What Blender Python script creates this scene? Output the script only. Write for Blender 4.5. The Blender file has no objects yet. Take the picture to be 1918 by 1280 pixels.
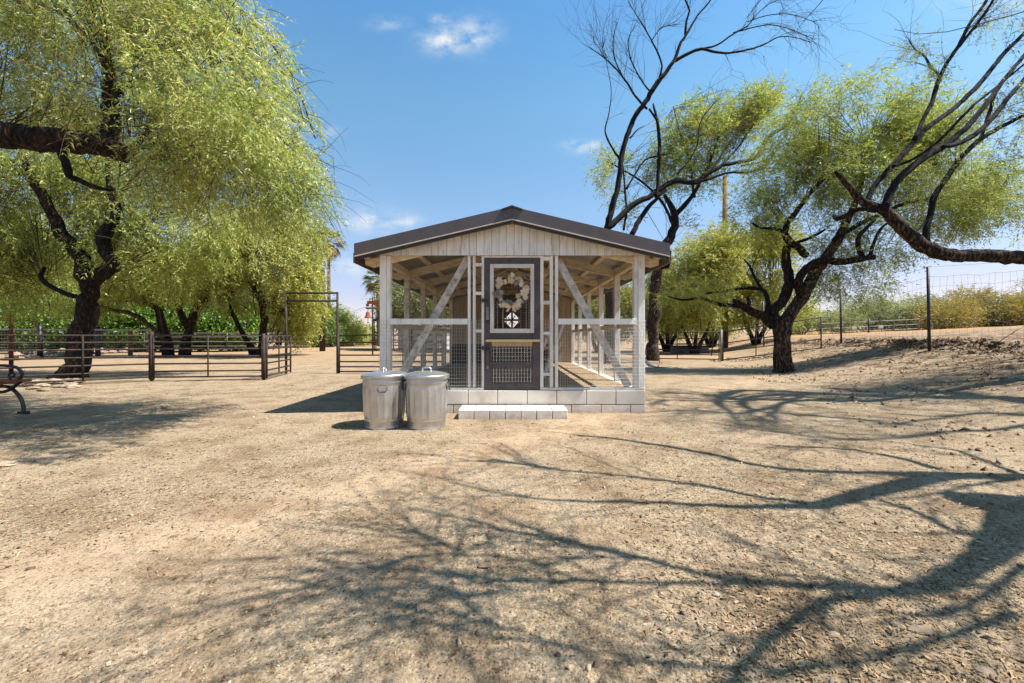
import bpy, math, random
import numpy as np
from mathutils import Vector

# ------------------------------------------------------------------ scene, camera, light
scn = bpy.context.scene
COL = scn.collection
R = math.radians
F, CX, CY, EYE = 746.0, 958.0, 633.0, 1.05          # lens in photo pixels, vanishing point, eye height
rng = np.random.RandomState(7)
random.seed(7)

def P(px, py, D):
    """a point D metres in front of the camera, seen at photo pixel px, py"""
    return np.array([(px-CX)*D/F, D, EYE-(py-CY)*D/F])

cam = bpy.data.cameras.new('camera')
cam.sensor_width = 36; cam.lens = 36*F/1918
cam.shift_y = -7/1918; cam.clip_start = .05; cam.clip_end = 3000
co = bpy.data.objects.new('camera', cam); COL.objects.link(co)
co.location = (0, 0, EYE); co.rotation_euler = (R(90), 0, 0)
scn.camera = co

SUN_EL, SUN_AZ = R(58), R(99)                        # azimuth clockwise from +Y
sdir = Vector((math.cos(SUN_EL)*math.sin(SUN_AZ), math.cos(SUN_EL)*math.cos(SUN_AZ), math.sin(SUN_EL)))
sun = bpy.data.lights.new('sun', 'SUN'); sun.energy = 4.9; sun.angle = R(.53); sun.color = (1, .975, .93)
so = bpy.data.objects.new('sun', sun); COL.objects.link(so)
so.rotation_euler = sdir.to_track_quat('Z', 'Y').to_euler(); so.location = (20, -5, 30)

scn.view_settings.view_transform = 'Standard'; scn.view_settings.look = 'None'
scn.view_settings.exposure = 1.12; scn.view_settings.gamma = 1
scn.view_settings.use_curve_mapping = False
scn.cycles.max_bounces = 8; scn.cycles.diffuse_bounces = 5; scn.cycles.transmission_bounces = 6; scn.cycles.transparent_max_bounces = 8
scn.cycles.use_denoising = True

w = bpy.data.worlds.new('World'); scn.world = w; w.use_nodes = True
nt = w.node_tree; nt.nodes.clear()
def N(t, typ, **kw):
    n = t.nodes.new(typ)
    for k, v in kw.items(): setattr(n, k, v)
    return n
sky = N(nt, 'ShaderNodeTexSky', sky_type='NISHITA', sun_disc=False)
sky.sun_elevation = SUN_EL; sky.sun_rotation = SUN_AZ; sky.air_density = 1.0; sky.dust_density = .6; sky.ozone_density = 2.2; sky.altitude = 300
bg = N(nt, 'ShaderNodeBackground'); bg.inputs['Strength'].default_value = .115
out = N(nt, 'ShaderNodeOutputWorld')
tc = N(nt, 'ShaderNodeTexCoord'); sp = N(nt, 'ShaderNodeSeparateXYZ'); nt.links.new(tc.outputs['Generated'], sp.inputs[0])
def mth(t, op, a, b=None, clamp=False):
    m = N(t, 'ShaderNodeMath', operation=op, use_clamp=clamp)
    for i, v in enumerate((a, b)):
        if v is None: continue
        if isinstance(v, (int, float)): m.inputs[i].default_value = v
        else: t.links.new(v, m.inputs[i])
    return m.outputs[0]
ymax = mth(nt, 'MAXIMUM', sp.outputs[1], .02)
u = mth(nt, 'DIVIDE', sp.outputs[0], ymax); v = mth(nt, 'DIVIDE', sp.outputs[2], ymax)
cmb = N(nt, 'ShaderNodeCombineXYZ'); nt.links.new(u, cmb.inputs[0]); nt.links.new(mth(nt, 'MULTIPLY', v, 1.6), cmb.inputs[1])
nz = N(nt, 'ShaderNodeTexNoise'); nz.inputs['Scale'].default_value = 17; nz.inputs['Detail'].default_value = 7; nz.inputs['Roughness'].default_value = .62
nt.links.new(cmb.outputs[0], nz.inputs['Vector'])
tot = None
for (px, py, rx, ry, amp) in [(838, 76, 42, 22, 1.25), (878, 66, 46, 30, .8), (825, 37, 24, 9, .6), (700, 415, 60, 20, .95), (760, 418, 30, 14, .8), (650, 500, 44, 18, .9),
                              (1082, 275, 26, 11, .8), (1112, 272, 16, 9, .7), (728, 45, 40, 12, .35), (615, 248, 20, 10, .4), (1875, 5, 110, 26, .5), (560, 520, 60, 40, .5), (1150, 520, 200, 30, .3)]:
    a = mth(nt, 'DIVIDE', mth(nt, 'SUBTRACT', u, (px-CX)/F), rx/F)
    b = mth(nt, 'DIVIDE', mth(nt, 'SUBTRACT', v, (CY-py)/F), ry/F)
    d = mth(nt, 'ADD', mth(nt, 'MULTIPLY', a, a), mth(nt, 'MULTIPLY', b, b))
    g = mth(nt, 'MULTIPLY', mth(nt, 'EXPONENT', mth(nt, 'MULTIPLY', d, -1.0)), amp)
    tot = g if tot is None else mth(nt, 'MAXIMUM', tot, g)
nn = mth(nt, 'MULTIPLY', mth(nt, 'SUBTRACT', nz.outputs['Fac'], .36), 4.2, True)
cl = mth(nt, 'MULTIPLY', mth(nt, 'MULTIPLY', tot, nn), .85, True)
hs = N(nt, 'ShaderNodeHueSaturation'); hs.inputs['Saturation'].default_value = 1.0; hs.inputs['Value'].default_value = 1.0
nt.links.new(sky.outputs[0], hs.inputs['Color'])
tint = N(nt, 'ShaderNodeMix', data_type='RGBA', blend_type='MULTIPLY'); tint.inputs[0].default_value = 1
nt.links.new(hs.outputs[0], tint.inputs[6]); ctr = N(nt, 'ShaderNodeValToRGB'); ce = ctr.color_ramp.elements; ce[0].position = .0; ce[0].color = (.74, .57, .60, 1); ce[1].position = 1; ce[1].color = (.60, .90, .95, 1)
for p_, c_ in ((.1, (.72, .575, .61, 1)), (.3, (.78, .84, .80, 1)), (.5, (.72, .98, .92, 1)), (.64, (.57, .93, 1.0, 1))):
    k_ = ce.new(p_); k_.color = c_
nt.links.new(sp.outputs[2], ctr.inputs[0]); nt.links.new(ctr.outputs[0], tint.inputs[7])
mx = N(nt, 'ShaderNodeMix', data_type='RGBA'); nt.links.new(cl, mx.inputs[0]); nt.links.new(tint.outputs[2], mx.inputs[6])
mx.inputs[7].default_value = (3.4, 3.6, 3.75, 1)
nt.links.new(mx.outputs[2], bg.inputs['Color']); nt.links.new(bg.outputs[0], out.inputs[0])

# ------------------------------------------------------------------ materials
def S(r, g, b):
    f = lambda c: (c/255/12.92) if c/255 <= .04045 else ((c/255+.055)/1.055)**2.4
    return (f(r), f(g), f(b), 1)

def mat(name, cols, scale=6, rough=.8, bump=.3, bscale=30, metal=0, stretch=(1, 1, 1), rnd=.0, detail=6, island=False, spec=.3, lo=.3, hi=.7, bdist=.02):
    m = bpy.data.materials.new(name); m.use_nodes = True
    t = m.node_tree; b = t.nodes['Principled BSDF']
    b.inputs['Roughness'].default_value = rough; b.inputs['Metallic'].default_value = metal
    b.inputs['Specular IOR Level'].default_value = spec
    g = N(t, 'ShaderNodeNewGeometry')
    mp = N(t, 'ShaderNodeMapping'); mp.inputs['Scale'].default_value = stretch
    t.links.new(g.outputs['Position'], mp.inputs['Vector'])
    nz = N(t, 'ShaderNodeTexNoise'); nz.inputs['Scale'].default_value = scale; nz.inputs['Detail'].default_value = detail; nz.inputs['Roughness'].default_value = .65
    t.links.new(mp.outputs[0], nz.inputs['Vector'])
    cr = N(t, 'ShaderNodeValToRGB'); e = cr.color_ramp.elements
    e[0].position = lo; e[1].position = hi; e[0].color = cols[0]; e[1].color = cols[-1]
    for i, c in enumerate(cols[1:-1]):
        k = e.new(lo+(hi-lo)*(i+1)/(len(cols)-1)); k.color = c
    t.links.new(nz.outputs['Fac'], cr.inputs[0])
    col = cr.outputs[0]
    if rnd:
        src = g.outputs['Random Per Island'] if island else N(t, 'ShaderNodeObjectInfo').outputs['Random']
        val = mth(t, 'ADD', mth(t, 'MULTIPLY', src, 2*rnd), 1-rnd)
        h = N(t, 'ShaderNodeHueSaturation'); t.links.new(val, h.inputs['Value']); t.links.new(col, h.inputs['Color']); col = h.outputs[0]
    t.links.new(col, b.inputs['Base Color'])
    if bump:
        n2 = N(t, 'ShaderNodeTexNoise'); n2.inputs['Scale'].default_value = bscale; n2.inputs['Detail'].default_value = 6; n2.inputs['Roughness'].default_value = .7
        t.links.new(mp.outputs[0], n2.inputs['Vector'])
        bp = N(t, 'ShaderNodeBump'); bp.inputs['Strength'].default_value = bump; bp.inputs['Distance'].default_value = bdist
        t.links.new(n2.outputs['Fac'], bp.inputs['Height']); t.links.new(bp.outputs[0], b.inputs['Normal'])
    return m

def leafmat(name, cols, trans=.45):
    m = bpy.data.materials.new(name); m.use_nodes = True
    t = m.node_tree; t.nodes.clear()
    o = N(t, 'ShaderNodeOutputMaterial'); g = N(t, 'ShaderNodeNewGeometry')
    nz = N(t, 'ShaderNodeTexNoise'); nz.inputs['Scale'].default_value = 1.3; nz.inputs['Detail'].default_value = 3
    t.links.new(g.outputs['Position'], nz.inputs['Vector'])
    f = mth(t, 'ADD', mth(t, 'MULTIPLY', g.outputs['Random Per Island'], .7), mth(t, 'MULTIPLY', mth(t, 'SUBTRACT', nz.outputs['Fac'], .32), .9), True)
    cr = N(t, 'ShaderNodeValToRGB'); e = cr.color_ramp.elements
    e[0].color = cols[0]; e[1].color = cols[-1]; e[1].position = .97
    for i, c in enumerate(cols[1:-1]):
        k = e.new((i+1)/(len(cols)-1)); k.color = c
    t.links.new(f, cr.inputs[0])
    d = N(t, 'ShaderNodeBsdfDiffuse'); tr = N(t, 'ShaderNodeBsdfTranslucent'); gl = N(t, 'ShaderNodeBsdfGlossy'); gl.inputs['Roughness'].default_value = .5
    t.links.new(cr.outputs[0], d.inputs['Color']); t.links.new(cr.outputs[0], tr.inputs['Color'])
    mx = N(t, 'ShaderNodeMixShader'); mx.inputs[0].default_value = trans
    t.links.new(d.outputs[0], mx.inputs[1]); t.links.new(tr.outputs[0], mx.inputs[2])
    m2 = N(t, 'ShaderNodeMixShader'); m2.inputs[0].default_value = .05
    t.links.new(mx.outputs[0], m2.inputs[1]); t.links.new(gl.outputs[0], m2.inputs[2])
    t.links.new(m2.outputs[0], o.inputs['Surface'])
    return m

MAT = dict(
    paint=mat('weathered_white_paint', [S(148, 136, 120), S(218, 212, 202), S(232, 227, 218)], scale=5, stretch=(1.6, 1.6, .5), bump=.5, bscale=40, rough=.85, rnd=.05, lo=.22, hi=.6),
    siding=mat('weathered_siding', [S(128, 120, 110), S(214, 211, 204), S(230, 227, 221)], scale=9, stretch=(3, 3, .35), bump=.6, bscale=60, rough=.9, rnd=.06, lo=.25, hi=.55),
    brace=mat('grey_brace_wood', [S(134, 122, 106), S(200, 192, 178), S(222, 215, 204)], scale=14, bump=.5, bscale=70, rough=.9, rnd=.06),
    rafter=mat('bare_pine', [S(166, 144, 112), S(204, 186, 154), S(218, 202, 174)], scale=7, stretch=(1, 3, 3), bump=.3, rough=.8, rnd=.08),
    tan=mat('tan_boards', [S(152, 134, 108), S(180, 160, 132)], scale=4, stretch=(4, 4, .4), bump=.3, rough=.85, rnd=.06),
    brown=mat('dark_brown_paint', [S(66, 58, 58), S(80, 72, 71), S(88, 80, 78)], scale=8, rough=.55, bump=.12, rnd=.03),
    trim=mat('brown_metal_trim', [S(74, 66, 66), S(84, 76, 75)], scale=5, rough=.45, bump=.05, spec=.5),
    dark=mat('shade_dark_boards', [S(30, 24, 20), S(48, 40, 34)], scale=8, rough=.9, bump=.2),  # hen house interior: its shade is put into this near-black colour
    black=mat('dark_iron', [S(28, 26, 26), S(44, 40, 38)], scale=20, rough=.5, bump=.2, spec=.5),
    white=mat('cream_sash', [S(190, 180, 168), S(212, 205, 195)], scale=8, rough=.6, bump=.1),
    sillw=mat('pale_yellow_wood', [S(196, 172, 112), S(212, 190, 134)], scale=8, rough=.6, bump=.1, stretch=(1, 6, 6)),
    galv=mat('galvanised_steel', [S(172, 171, 169), S(186, 185, 184), S(198, 198, 197)], scale=5, rough=.38, bump=.04, bscale=16, metal=.88, lo=.3, hi=.65),
    wire=mat('galvanised_wire', [S(176, 168, 158), S(206, 200, 192)], scale=5, rough=.5, bump=0, metal=.25),
    hexwire=mat('netting_wire', [S(120, 112, 100), S(150, 142, 130)], scale=5, rough=.6, bump=0),
    block=mat('painted_block', [S(176, 163, 146), S(206, 195, 181), S(216, 207, 194)], scale=3, rough=.92, bump=.5, bscale=110, rnd=.035, lo=.25, hi=.6, bdist=.01),
    roofm=mat('brown_roof_steel', [S(70, 62, 60), S(84, 75, 72)], scale=3, rough=.5, bump=.05, metal=.3),
    roofu=mat('roof_underside', [S(140, 134, 126), S(168, 162, 152)], scale=6, rough=.5, bump=.1, metal=.35),
    rust=mat('rusty_pipe', [S(32, 26, 23), S(54, 42, 35), S(76, 58, 46)], scale=10, rough=.75, bump=.3, rnd=.08),
    rustbell=mat('rusty_bell', [S(104, 58, 28), S(146, 84, 42)], scale=10, rough=.7, bump=.3),
    silver=mat('grey_pipe', [S(110, 104, 98), S(140, 134, 126)], scale=10, rough=.6, bump=.1, metal=.2),
    bark=mat('mesquite_bark', [S(12, 9, 8), S(34, 25, 20), S(70, 48, 34), S(118, 88, 62)], scale=17, stretch=(1.3, 1.3, .4), rough=.95, bump=1.0, bscale=22, lo=.42, hi=.68, bdist=.10, detail=8),
    barkd=mat('dark_burnt_bark', [S(14, 11, 10), S(40, 31, 26), S(92, 68, 50)], scale=15, stretch=(1.3, 1.3, .5), rough=.9, bump=1.0, bscale=26, lo=.46, hi=.74, bdist=.08, detail=8),
    barkg=mat('grey_scaly_bark', [S(18, 14, 12), S(56, 42, 33), S(100, 80, 62), S(146, 126, 104)], scale=19, stretch=(1.3, 1.3, .35), rough=.95, bump=1.0, bscale=20, lo=.40, hi=.66, bdist=.12, detail=8),
    twig=mat('twig_bark', [S(44, 34, 26), S(84, 66, 44)], scale=5, rough=.9, bump=0),
    twigd=mat('dead_twig', [S(30, 25, 22), S(92, 74, 56)], scale=4, rough=.9, bump=0),
    palmtrunk=mat('palm_trunk', [S(70, 56, 44), S(110, 92, 74)], scale=8, stretch=(1, 1, 5), rough=.9, bump=.5),
    pole=mat('pole_wood', [S(96, 62, 38), S(138, 98, 64)], scale=6, stretch=(4, 4, .3), rough=.85, bump=.3),
    rock=mat('pale_rock', [S(84, 70, 58), S(140, 120, 98), S(172, 152, 130)], scale=8, rough=.9, bump=.6, rnd=.2),
    clod=mat('earth_clod', [S(70, 56, 44), S(120, 100, 78), S(164, 146, 122)], scale=9, rough=.95, bump=1, rnd=.25),
    shed=mat('white_wall', [S(188, 186, 180), S(206, 204, 198)], scale=2, rough=.8, bump=.05, rnd=.03),
    ribbon=mat('burlap', [S(186, 160, 124), S(208, 184, 150)], scale=40, rough=.9, bump=.3),
    cream=mat('cream_petals', [S(196, 178, 150), S(218, 206, 184)], scale=40, rough=.8, bump=.3, rnd=.12),
    orange=mat('orange_petals', [S(196, 122, 44), S(214, 150, 74)], scale=40, rough=.8, bump=.3, rnd=.1),
    greyp=mat('grey_cones', [S(104, 96, 86), S(160, 152, 142)], scale=40, rough=.9, bump=.5, rnd=.2),
    slat=mat('red_brown_slat', [S(92, 48, 34), S(128, 74, 54)], scale=8, stretch=(6, .5, 6), rough=.6, bump=.2, rnd=.08),
    redpost=mat('red_post', [S(92, 40, 34), S(120, 56, 46)], scale=8, rough=.7, bump=.2),
    trough=mat('blue_grey_trough', [S(58, 62, 72), S(84, 86, 92)], scale=5, rough=.6, bump=.1),
    strawm=mat('straw', [S(150, 124, 76), S(188, 160, 104)], scale=12, rough=.9, bump=.4),
)
LEAF = dict(
    mesq=leafmat('mesquite_leaf', [S(92, 104, 36), S(138, 152, 56), S(168, 174, 74), S(200, 188, 92)], .5),
    near=leafmat('near_mesquite_leaf', [S(84, 90, 36), S(128, 146, 56), S(160, 170, 76), S(188, 184, 96), S(212, 196, 116)], .48),
    yell=leafmat('yellow_green_leaf', [S(96, 108, 36), S(142, 150, 54), S(176, 172, 72), S(206, 188, 92)], .45),
    citrus=leafmat('citrus_leaf', [S(22, 38, 8), S(60, 92, 16), S(100, 134, 28), S(156, 178, 54)], .3),
    dark=leafmat('dark_leaf', [S(60, 80, 30), S(98, 118, 50), S(128, 142, 66)], .4),
    olive=leafmat('olive_leaf', [S(104, 112, 62), S(142, 146, 88), S(172, 172, 110)], .45),
    gold=leafmat('golden_leaf', [S(110, 104, 44), S(152, 136, 60), S(190, 162, 74)], .4),
    palm=leafmat('palm_leaf', [S(54, 70, 28), S(104, 114, 50), S(158, 152, 82)], .3),
    dry=leafmat('dry_frond', [S(110, 82, 48), S(158, 126, 78)], .2),
)

def splash(m, z0, z1):
    t = m.node_tree; b = t.nodes['Principled BSDF']; src = b.inputs['Base Color'].links[0].from_socket
    g = N(t, 'ShaderNodeNewGeometry'); sp_ = N(t, 'ShaderNodeSeparateXYZ'); t.links.new(g.outputs['Position'], sp_.inputs[0])
    nz_ = N(t, 'ShaderNodeTexNoise'); nz_.inputs['Scale'].default_value = 14; nz_.inputs['Detail'].default_value = 8; nz_.inputs['Roughness'].default_value = .75; t.links.new(g.outputs['Position'], nz_.inputs['Vector'])
    h = mth(t, 'ADD', mth(t, 'DIVIDE', mth(t, 'SUBTRACT', z1, sp_.outputs[2]), z1-z0), mth(t, 'MULTIPLY', mth(t, 'SUBTRACT', nz_.outputs['Fac'], .55), 3.4))
    k = N(t, 'ShaderNodeMix', data_type='RGBA'); t.links.new(mth(t, 'MULTIPLY', h, .6, True), k.inputs[0]); t.links.new(src, k.inputs[6]); k.inputs[7].default_value = S(158, 130, 98)
    t.links.new(k.outputs[2], b.inputs['Base Color'])
splash(MAT['block'], -.02, .10)

# ------------------------------------------------------------------ mesh helpers
ORG = {}
def np_mesh(name, V, Fc, m, smooth=False):
    me = bpy.data.meshes.new(name)
    V = np.asarray(V, dtype=np.float32)
    if isinstance(Fc, np.ndarray):
        k = Fc.shape[1]; n = len(Fc)
        me.vertices.add(len(V)); me.vertices.foreach_set('co', V.ravel())
        me.loops.add(n*k); me.loops.foreach_set('vertex_index', Fc.astype(np.int32).ravel())
        me.polygons.add(n); me.polygons.foreach_set('loop_start', np.arange(0, n*k, k, dtype=np.int32))
        me.update(calc_edges=True)
    else:
        me.from_pydata(V.tolist(), [], Fc)
    if smooth: me.shade_smooth()
    for x in (m if isinstance(m, (list, tuple)) else [m]): me.materials.append(x)
    return me

def tag(o, label=None, cat=None, group=None, kind=None):
    if label: o['label'] = label
    if cat: o['category'] = cat
    if group: o['group'] = group
    if kind: o['kind'] = kind
    return o

def obj(name, V, Fc, m, parent=None, smooth=False, kind=None, loc=None):
    V = np.asarray(V, dtype=np.float64)
    org = np.zeros(3)
    if parent is not None: org = ORG[parent.name]
    if loc is not None:
        o_loc = np.asarray(loc, float)
    else:
        o_loc = org if parent is not None else np.zeros(3)
    me = np_mesh(name, V-o_loc, Fc, m, smooth)
    o = bpy.data.objects.new(name, me); COL.objects.link(o)
    o.location = Vector(o_loc-org)
    if parent is not None: o.parent = parent
    ORG[o.name] = o_loc
    if kind: o['kind'] = kind
    return o

def thing(name, loc, label, cat, group=None):
    o = bpy.data.objects.new(name, None); COL.objects.link(o)
    o.location = Vector(loc); o.empty_display_size = .2
    ORG[o.name] = np.asarray(loc, float)
    return tag(o, label, cat, group)

class MB:
    def __init__(s): s.V = []; s.F = []; s.n = 0
    def add(s, V, Fc):
        V = np.asarray(V, float); s.V.append(V)
        s.F += [tuple(int(i)+s.n for i in f) for f in Fc]; s.n += len(V); return s
    def build(s, name, m, parent=None, smooth=False, kind=None, loc=None):
        if not s.V: return None
        return obj(name, np.concatenate(s.V), s.F, m, parent, smooth, kind, loc)

BF = [(0, 3, 2, 1), (4, 5, 6, 7), (0, 1, 5, 4), (1, 2, 6, 5), (2, 3, 7, 6), (3, 0, 4, 7)]
def boxv(x0, x1, y0, y1, z0, z1):
    return [(x0, y0, z0), (x1, y0, z0), (x1, y1, z0), (x0, y1, z0), (x0, y0, z1), (x1, y0, z1), (x1, y1, z1), (x0, y1, z1)], BF
def chamv(x0, x1, y0, y1, z0, z1, c):
    """box with chamfered edges"""
    V = []; 
    for zi, (z, i) in enumerate(((z0, c), (z0+c, 0), (z1-c, 0), (z1, c))):
        a0, a1, b0, b1 = x0+i, x1-i, y0+i, y1-i
        V += [(a0+c, b0, z), (a1-c, b0, z), (a1, b0+c, z), (a1, b1-c, z), (a1-c, b1, z), (a0+c, b1, z), (a0, b1-c, z), (a0, b0+c, z)]
    Fc = [tuple(range(7, -1, -1)), tuple(range(24, 32))]
    for k in range(3):
        for i in range(8):
            j = (i+1) % 8; Fc.append((k*8+i, k*8+j, k*8+8+j, k*8+8+i))
    return V, Fc
def box(name, x0, x1, y0, y1, z0, z1, m, parent=None, cham=0):
    V, Fc = chamv(x0, x1, y0, y1, z0, z1, cham) if cham else boxv(x0, x1, y0, y1, z0, z1)
    return obj(name, V, Fc, m, parent)
def beamv(p0, p1, wd, dp, up=(0, 0, 1)):
    p0 = Vector(p0); p1 = Vector(p1); d = (p1-p0).normalized(); u = Vector(up)
    s = d.cross(u)
    if s.length < 1e-4: s = d.cross(Vector((0, 1, 0)))
    s.normalize(); t = s.cross(d)
    V = []
    for p in (p0, p1):
        for a, b in ((-1, -1), (1, -1), (1, 1), (-1, 1)):
            V.append(tuple(p+s*(a*wd/2)+t*(b*dp/2)))
    return V, [(0, 1, 2, 3), (7, 6, 5, 4), (0, 4, 5, 1), (1, 5, 6, 2), (2, 6, 7, 3), (3, 7, 4, 0)]
def beam(name, p0, p1, wd, dp, m, parent=None, up=(0, 0, 1)):
    V, Fc = beamv(p0, p1, wd, dp, up); return obj(name, V, Fc, m, parent)

def frames(pts):
    t = np.gradient(pts, axis=0); t /= np.linalg.norm(t, axis=1)[:, None]+1e-9
    a = np.array([0, 0, 1.]) if abs(t[0][2]) < .9 else np.array([1., 0, 0])
    n = np.cross(t[0], a); n /= np.linalg.norm(n); out = []
    for k in range(len(pts)):
        n = n-t[k]*np.dot(n, t[k]); n /= np.linalg.norm(n)+1e-9
        out.append((n.copy(), np.cross(t[k], n)))
    return t, out
def tubev(pts, rad, sides=8, rough=0, cap=True, seed=0):
    pts = np.asarray(pts, float); n = len(pts)
    rad = np.full(n, rad) if np.isscalar(rad) else np.asarray(rad, float)
    t, fr = frames(pts); ang = np.arange(sides)*2*math.pi/sides
    ca, sa = np.cos(ang), np.sin(ang); V = np.zeros((n, sides, 3))
    rr = np.random.RandomState(seed)
    if rough:
        lobes = 1+rough*(np.sin(ang*3+seed)*.5+np.sin(ang*2+seed*2.3)*.5)
    for k in range(n):
        r = rad[k]*np.ones(sides)
        if rough: r = r*lobes*(1+rough*.45*rr.randn(sides))
        V[k] = pts[k]+fr[k][0]*(ca*r)[:, None]+fr[k][1]*(sa*r)[:, None]
    Fc = []
    for k in range(n-1):
        for i in range(sides):
            j = (i+1) % sides; Fc.append((k*sides+i, k*sides+j, (k+1)*sides+j, (k+1)*sides+i))
    V = V.reshape(-1, 3)
    if cap:
        Fc.append(tuple(range(sides-1, -1, -1))); Fc.append(tuple(range((n-1)*sides, n*sides)))
    return V, Fc
def smooth_path(pts, rad, step=.12, wob=0, seed=0):
    pts = np.asarray(pts, float); rad = np.asarray(rad, float)
    P0 = np.vstack([2*pts[0]-pts[1], pts, 2*pts[-1]-pts[-2]])
    o, r = [], []; rr = np.random.RandomState(seed)
    for k in range(len(pts)-1):
        a, b, c, d = P0[k:k+4]; m = max(2, int(np.linalg.norm(c-b)/step))
        for j in range(m):
            t = j/m
            o.append(.5*((2*b)+(c-a)*t+(2*a-5*b+4*c-d)*t*t+(3*b-a-3*c+d)*t**3)); r.append(rad[k]*(1-t)+rad[k+1]*t)
    o.append(pts[-1]); r.append(rad[-1]); o = np.array(o); r = np.array(r)
    if wob:
        nz = rr.randn(len(o), 3)*r[:, None]*wob; nz[0] = 0; o = o+nz
    return o, r
def pathpts(L, D, dD=0, nD=0):
    """[(px,py,thickness px)] -> points and radii; the branch recedes by dD metres on the way"""
    n = len(L); pts, rad = [], []
    for i, q in enumerate(L):
        d = D+dD*i/max(1, n-1)+(q[3] if len(q) > 3 else 0)
        pts.append(P(q[0], q[1], d)); rad.append(q[2]*.5*d/F)
    return np.array(pts), np.array(rad)
def lathev(prof, sides, cx, cy, z0, mod=None):
    V = []
    for (r, z) in prof:
        for i in range(sides):
            a = 2*math.pi*i/sides; rr_ = r*(1+(mod(a, z) if mod else 0))
            V.append((cx+rr_*math.cos(a), cy+rr_*math.sin(a), z0+z))
    Fc = []
    for k in range(len(prof)-1):
        for i in range(sides):
            j = (i+1) % sides; Fc.append((k*sides+i, k*sides+j, (k+1)*sides+j, (k+1)*sides+i))
    Fc.append(tuple(range(sides-1, -1, -1))); Fc.append(tuple(range((len(prof)-1)*sides, len(prof)*sides)))
    return V, Fc

# ------------------------------------------------------------------ noise and terrain
def hsh(ix, iy, iz=0, s=0):
    h = (ix.astype(np.int64)*374761393+iy.astype(np.int64)*668265263+np.asarray(iz).astype(np.int64)*2147483647+s*974634777) & 0xffffffff
    h = ((h ^ (h >> 13))*1274126177) & 0xffffffff
    h = ((h ^ (h >> 15))*2246822519) & 0xffffffff
    return ((h ^ (h >> 16)) & 0xffffff)/float(0xffffff)
def vn2(x, y, s=0):
    x = np.asarray(x, float); y = np.asarray(y, float)
    ix, iy = np.floor(x), np.floor(y); fx, fy = x-ix, y-iy
    fx = fx*fx*(3-2*fx); fy = fy*fy*(3-2*fy); z = np.zeros_like(ix)
    return (hsh(ix, iy, z, s)*(1-fx)+hsh(ix+1, iy, z, s)*fx)*(1-fy)+(hsh(ix, iy+1, z, s)*(1-fx)+hsh(ix+1, iy+1, z, s)*fx)*fy
def vn3(p, s=0):
    i = np.floor(p); f = p-i; f = f*f*(3-2*f); r = 0
    for a in (0, 1):
        for b in (0, 1):
            for c in (0, 1):
                wgt = (f[:, 0] if a else 1-f[:, 0])*(f[:, 1] if b else 1-f[:, 1])*(f[:, 2] if c else 1-f[:, 2])
                r = r+wgt*hsh(i[:, 0]+a, i[:, 1]+b, i[:, 2]+c, s)
    return r
def sst(x): x = np.clip(x, 0, 1); return x*x*(3-2*x)
def height(X, Y):
    X = np.asarray(X, float); Y = np.asarray(Y, float)
    toe = 3.7+.36*np.clip(Y, -5, 60)+.25*(vn2(X*.3, Y*.3, 3)-.5)*2
    s = X-toe
    base = .9*np.clip(s/4.1, 0, 1)**1.25*(1-.15*np.clip(s/4.1, 0, 1))
    jag = .22*(vn2(X*2.1, Y*2.1, 5)-.5)*2+.12*(vn2(X*7, Y*7, 8)-.5)
    step = .2*sst((s-4.2+jag)/.25)
    plate = .046*np.clip(s-4.6, 0, 36)
    on = np.clip(s/3, 0, 1)
    rough = (.012+.05*on)*(vn2(X*1.3, Y*1.3, 1)-.5)+(.007+.035*on)*(vn2(X*4.1, Y*4.1, 2)-.5)+(.006+.02*on)*(vn2(X*12, Y*12, 4)-.5)
    fine = .006*(vn2(X*34, Y*34, 6)-.5)
    tracks = -.015*np.exp(-((X+1.2+.9*(Y-2))/.35)**2)
    return base+step+plate+rough+fine+tracks
def hz(x, y): return float(height(np.array([x]), np.array([y]))[0])

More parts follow.
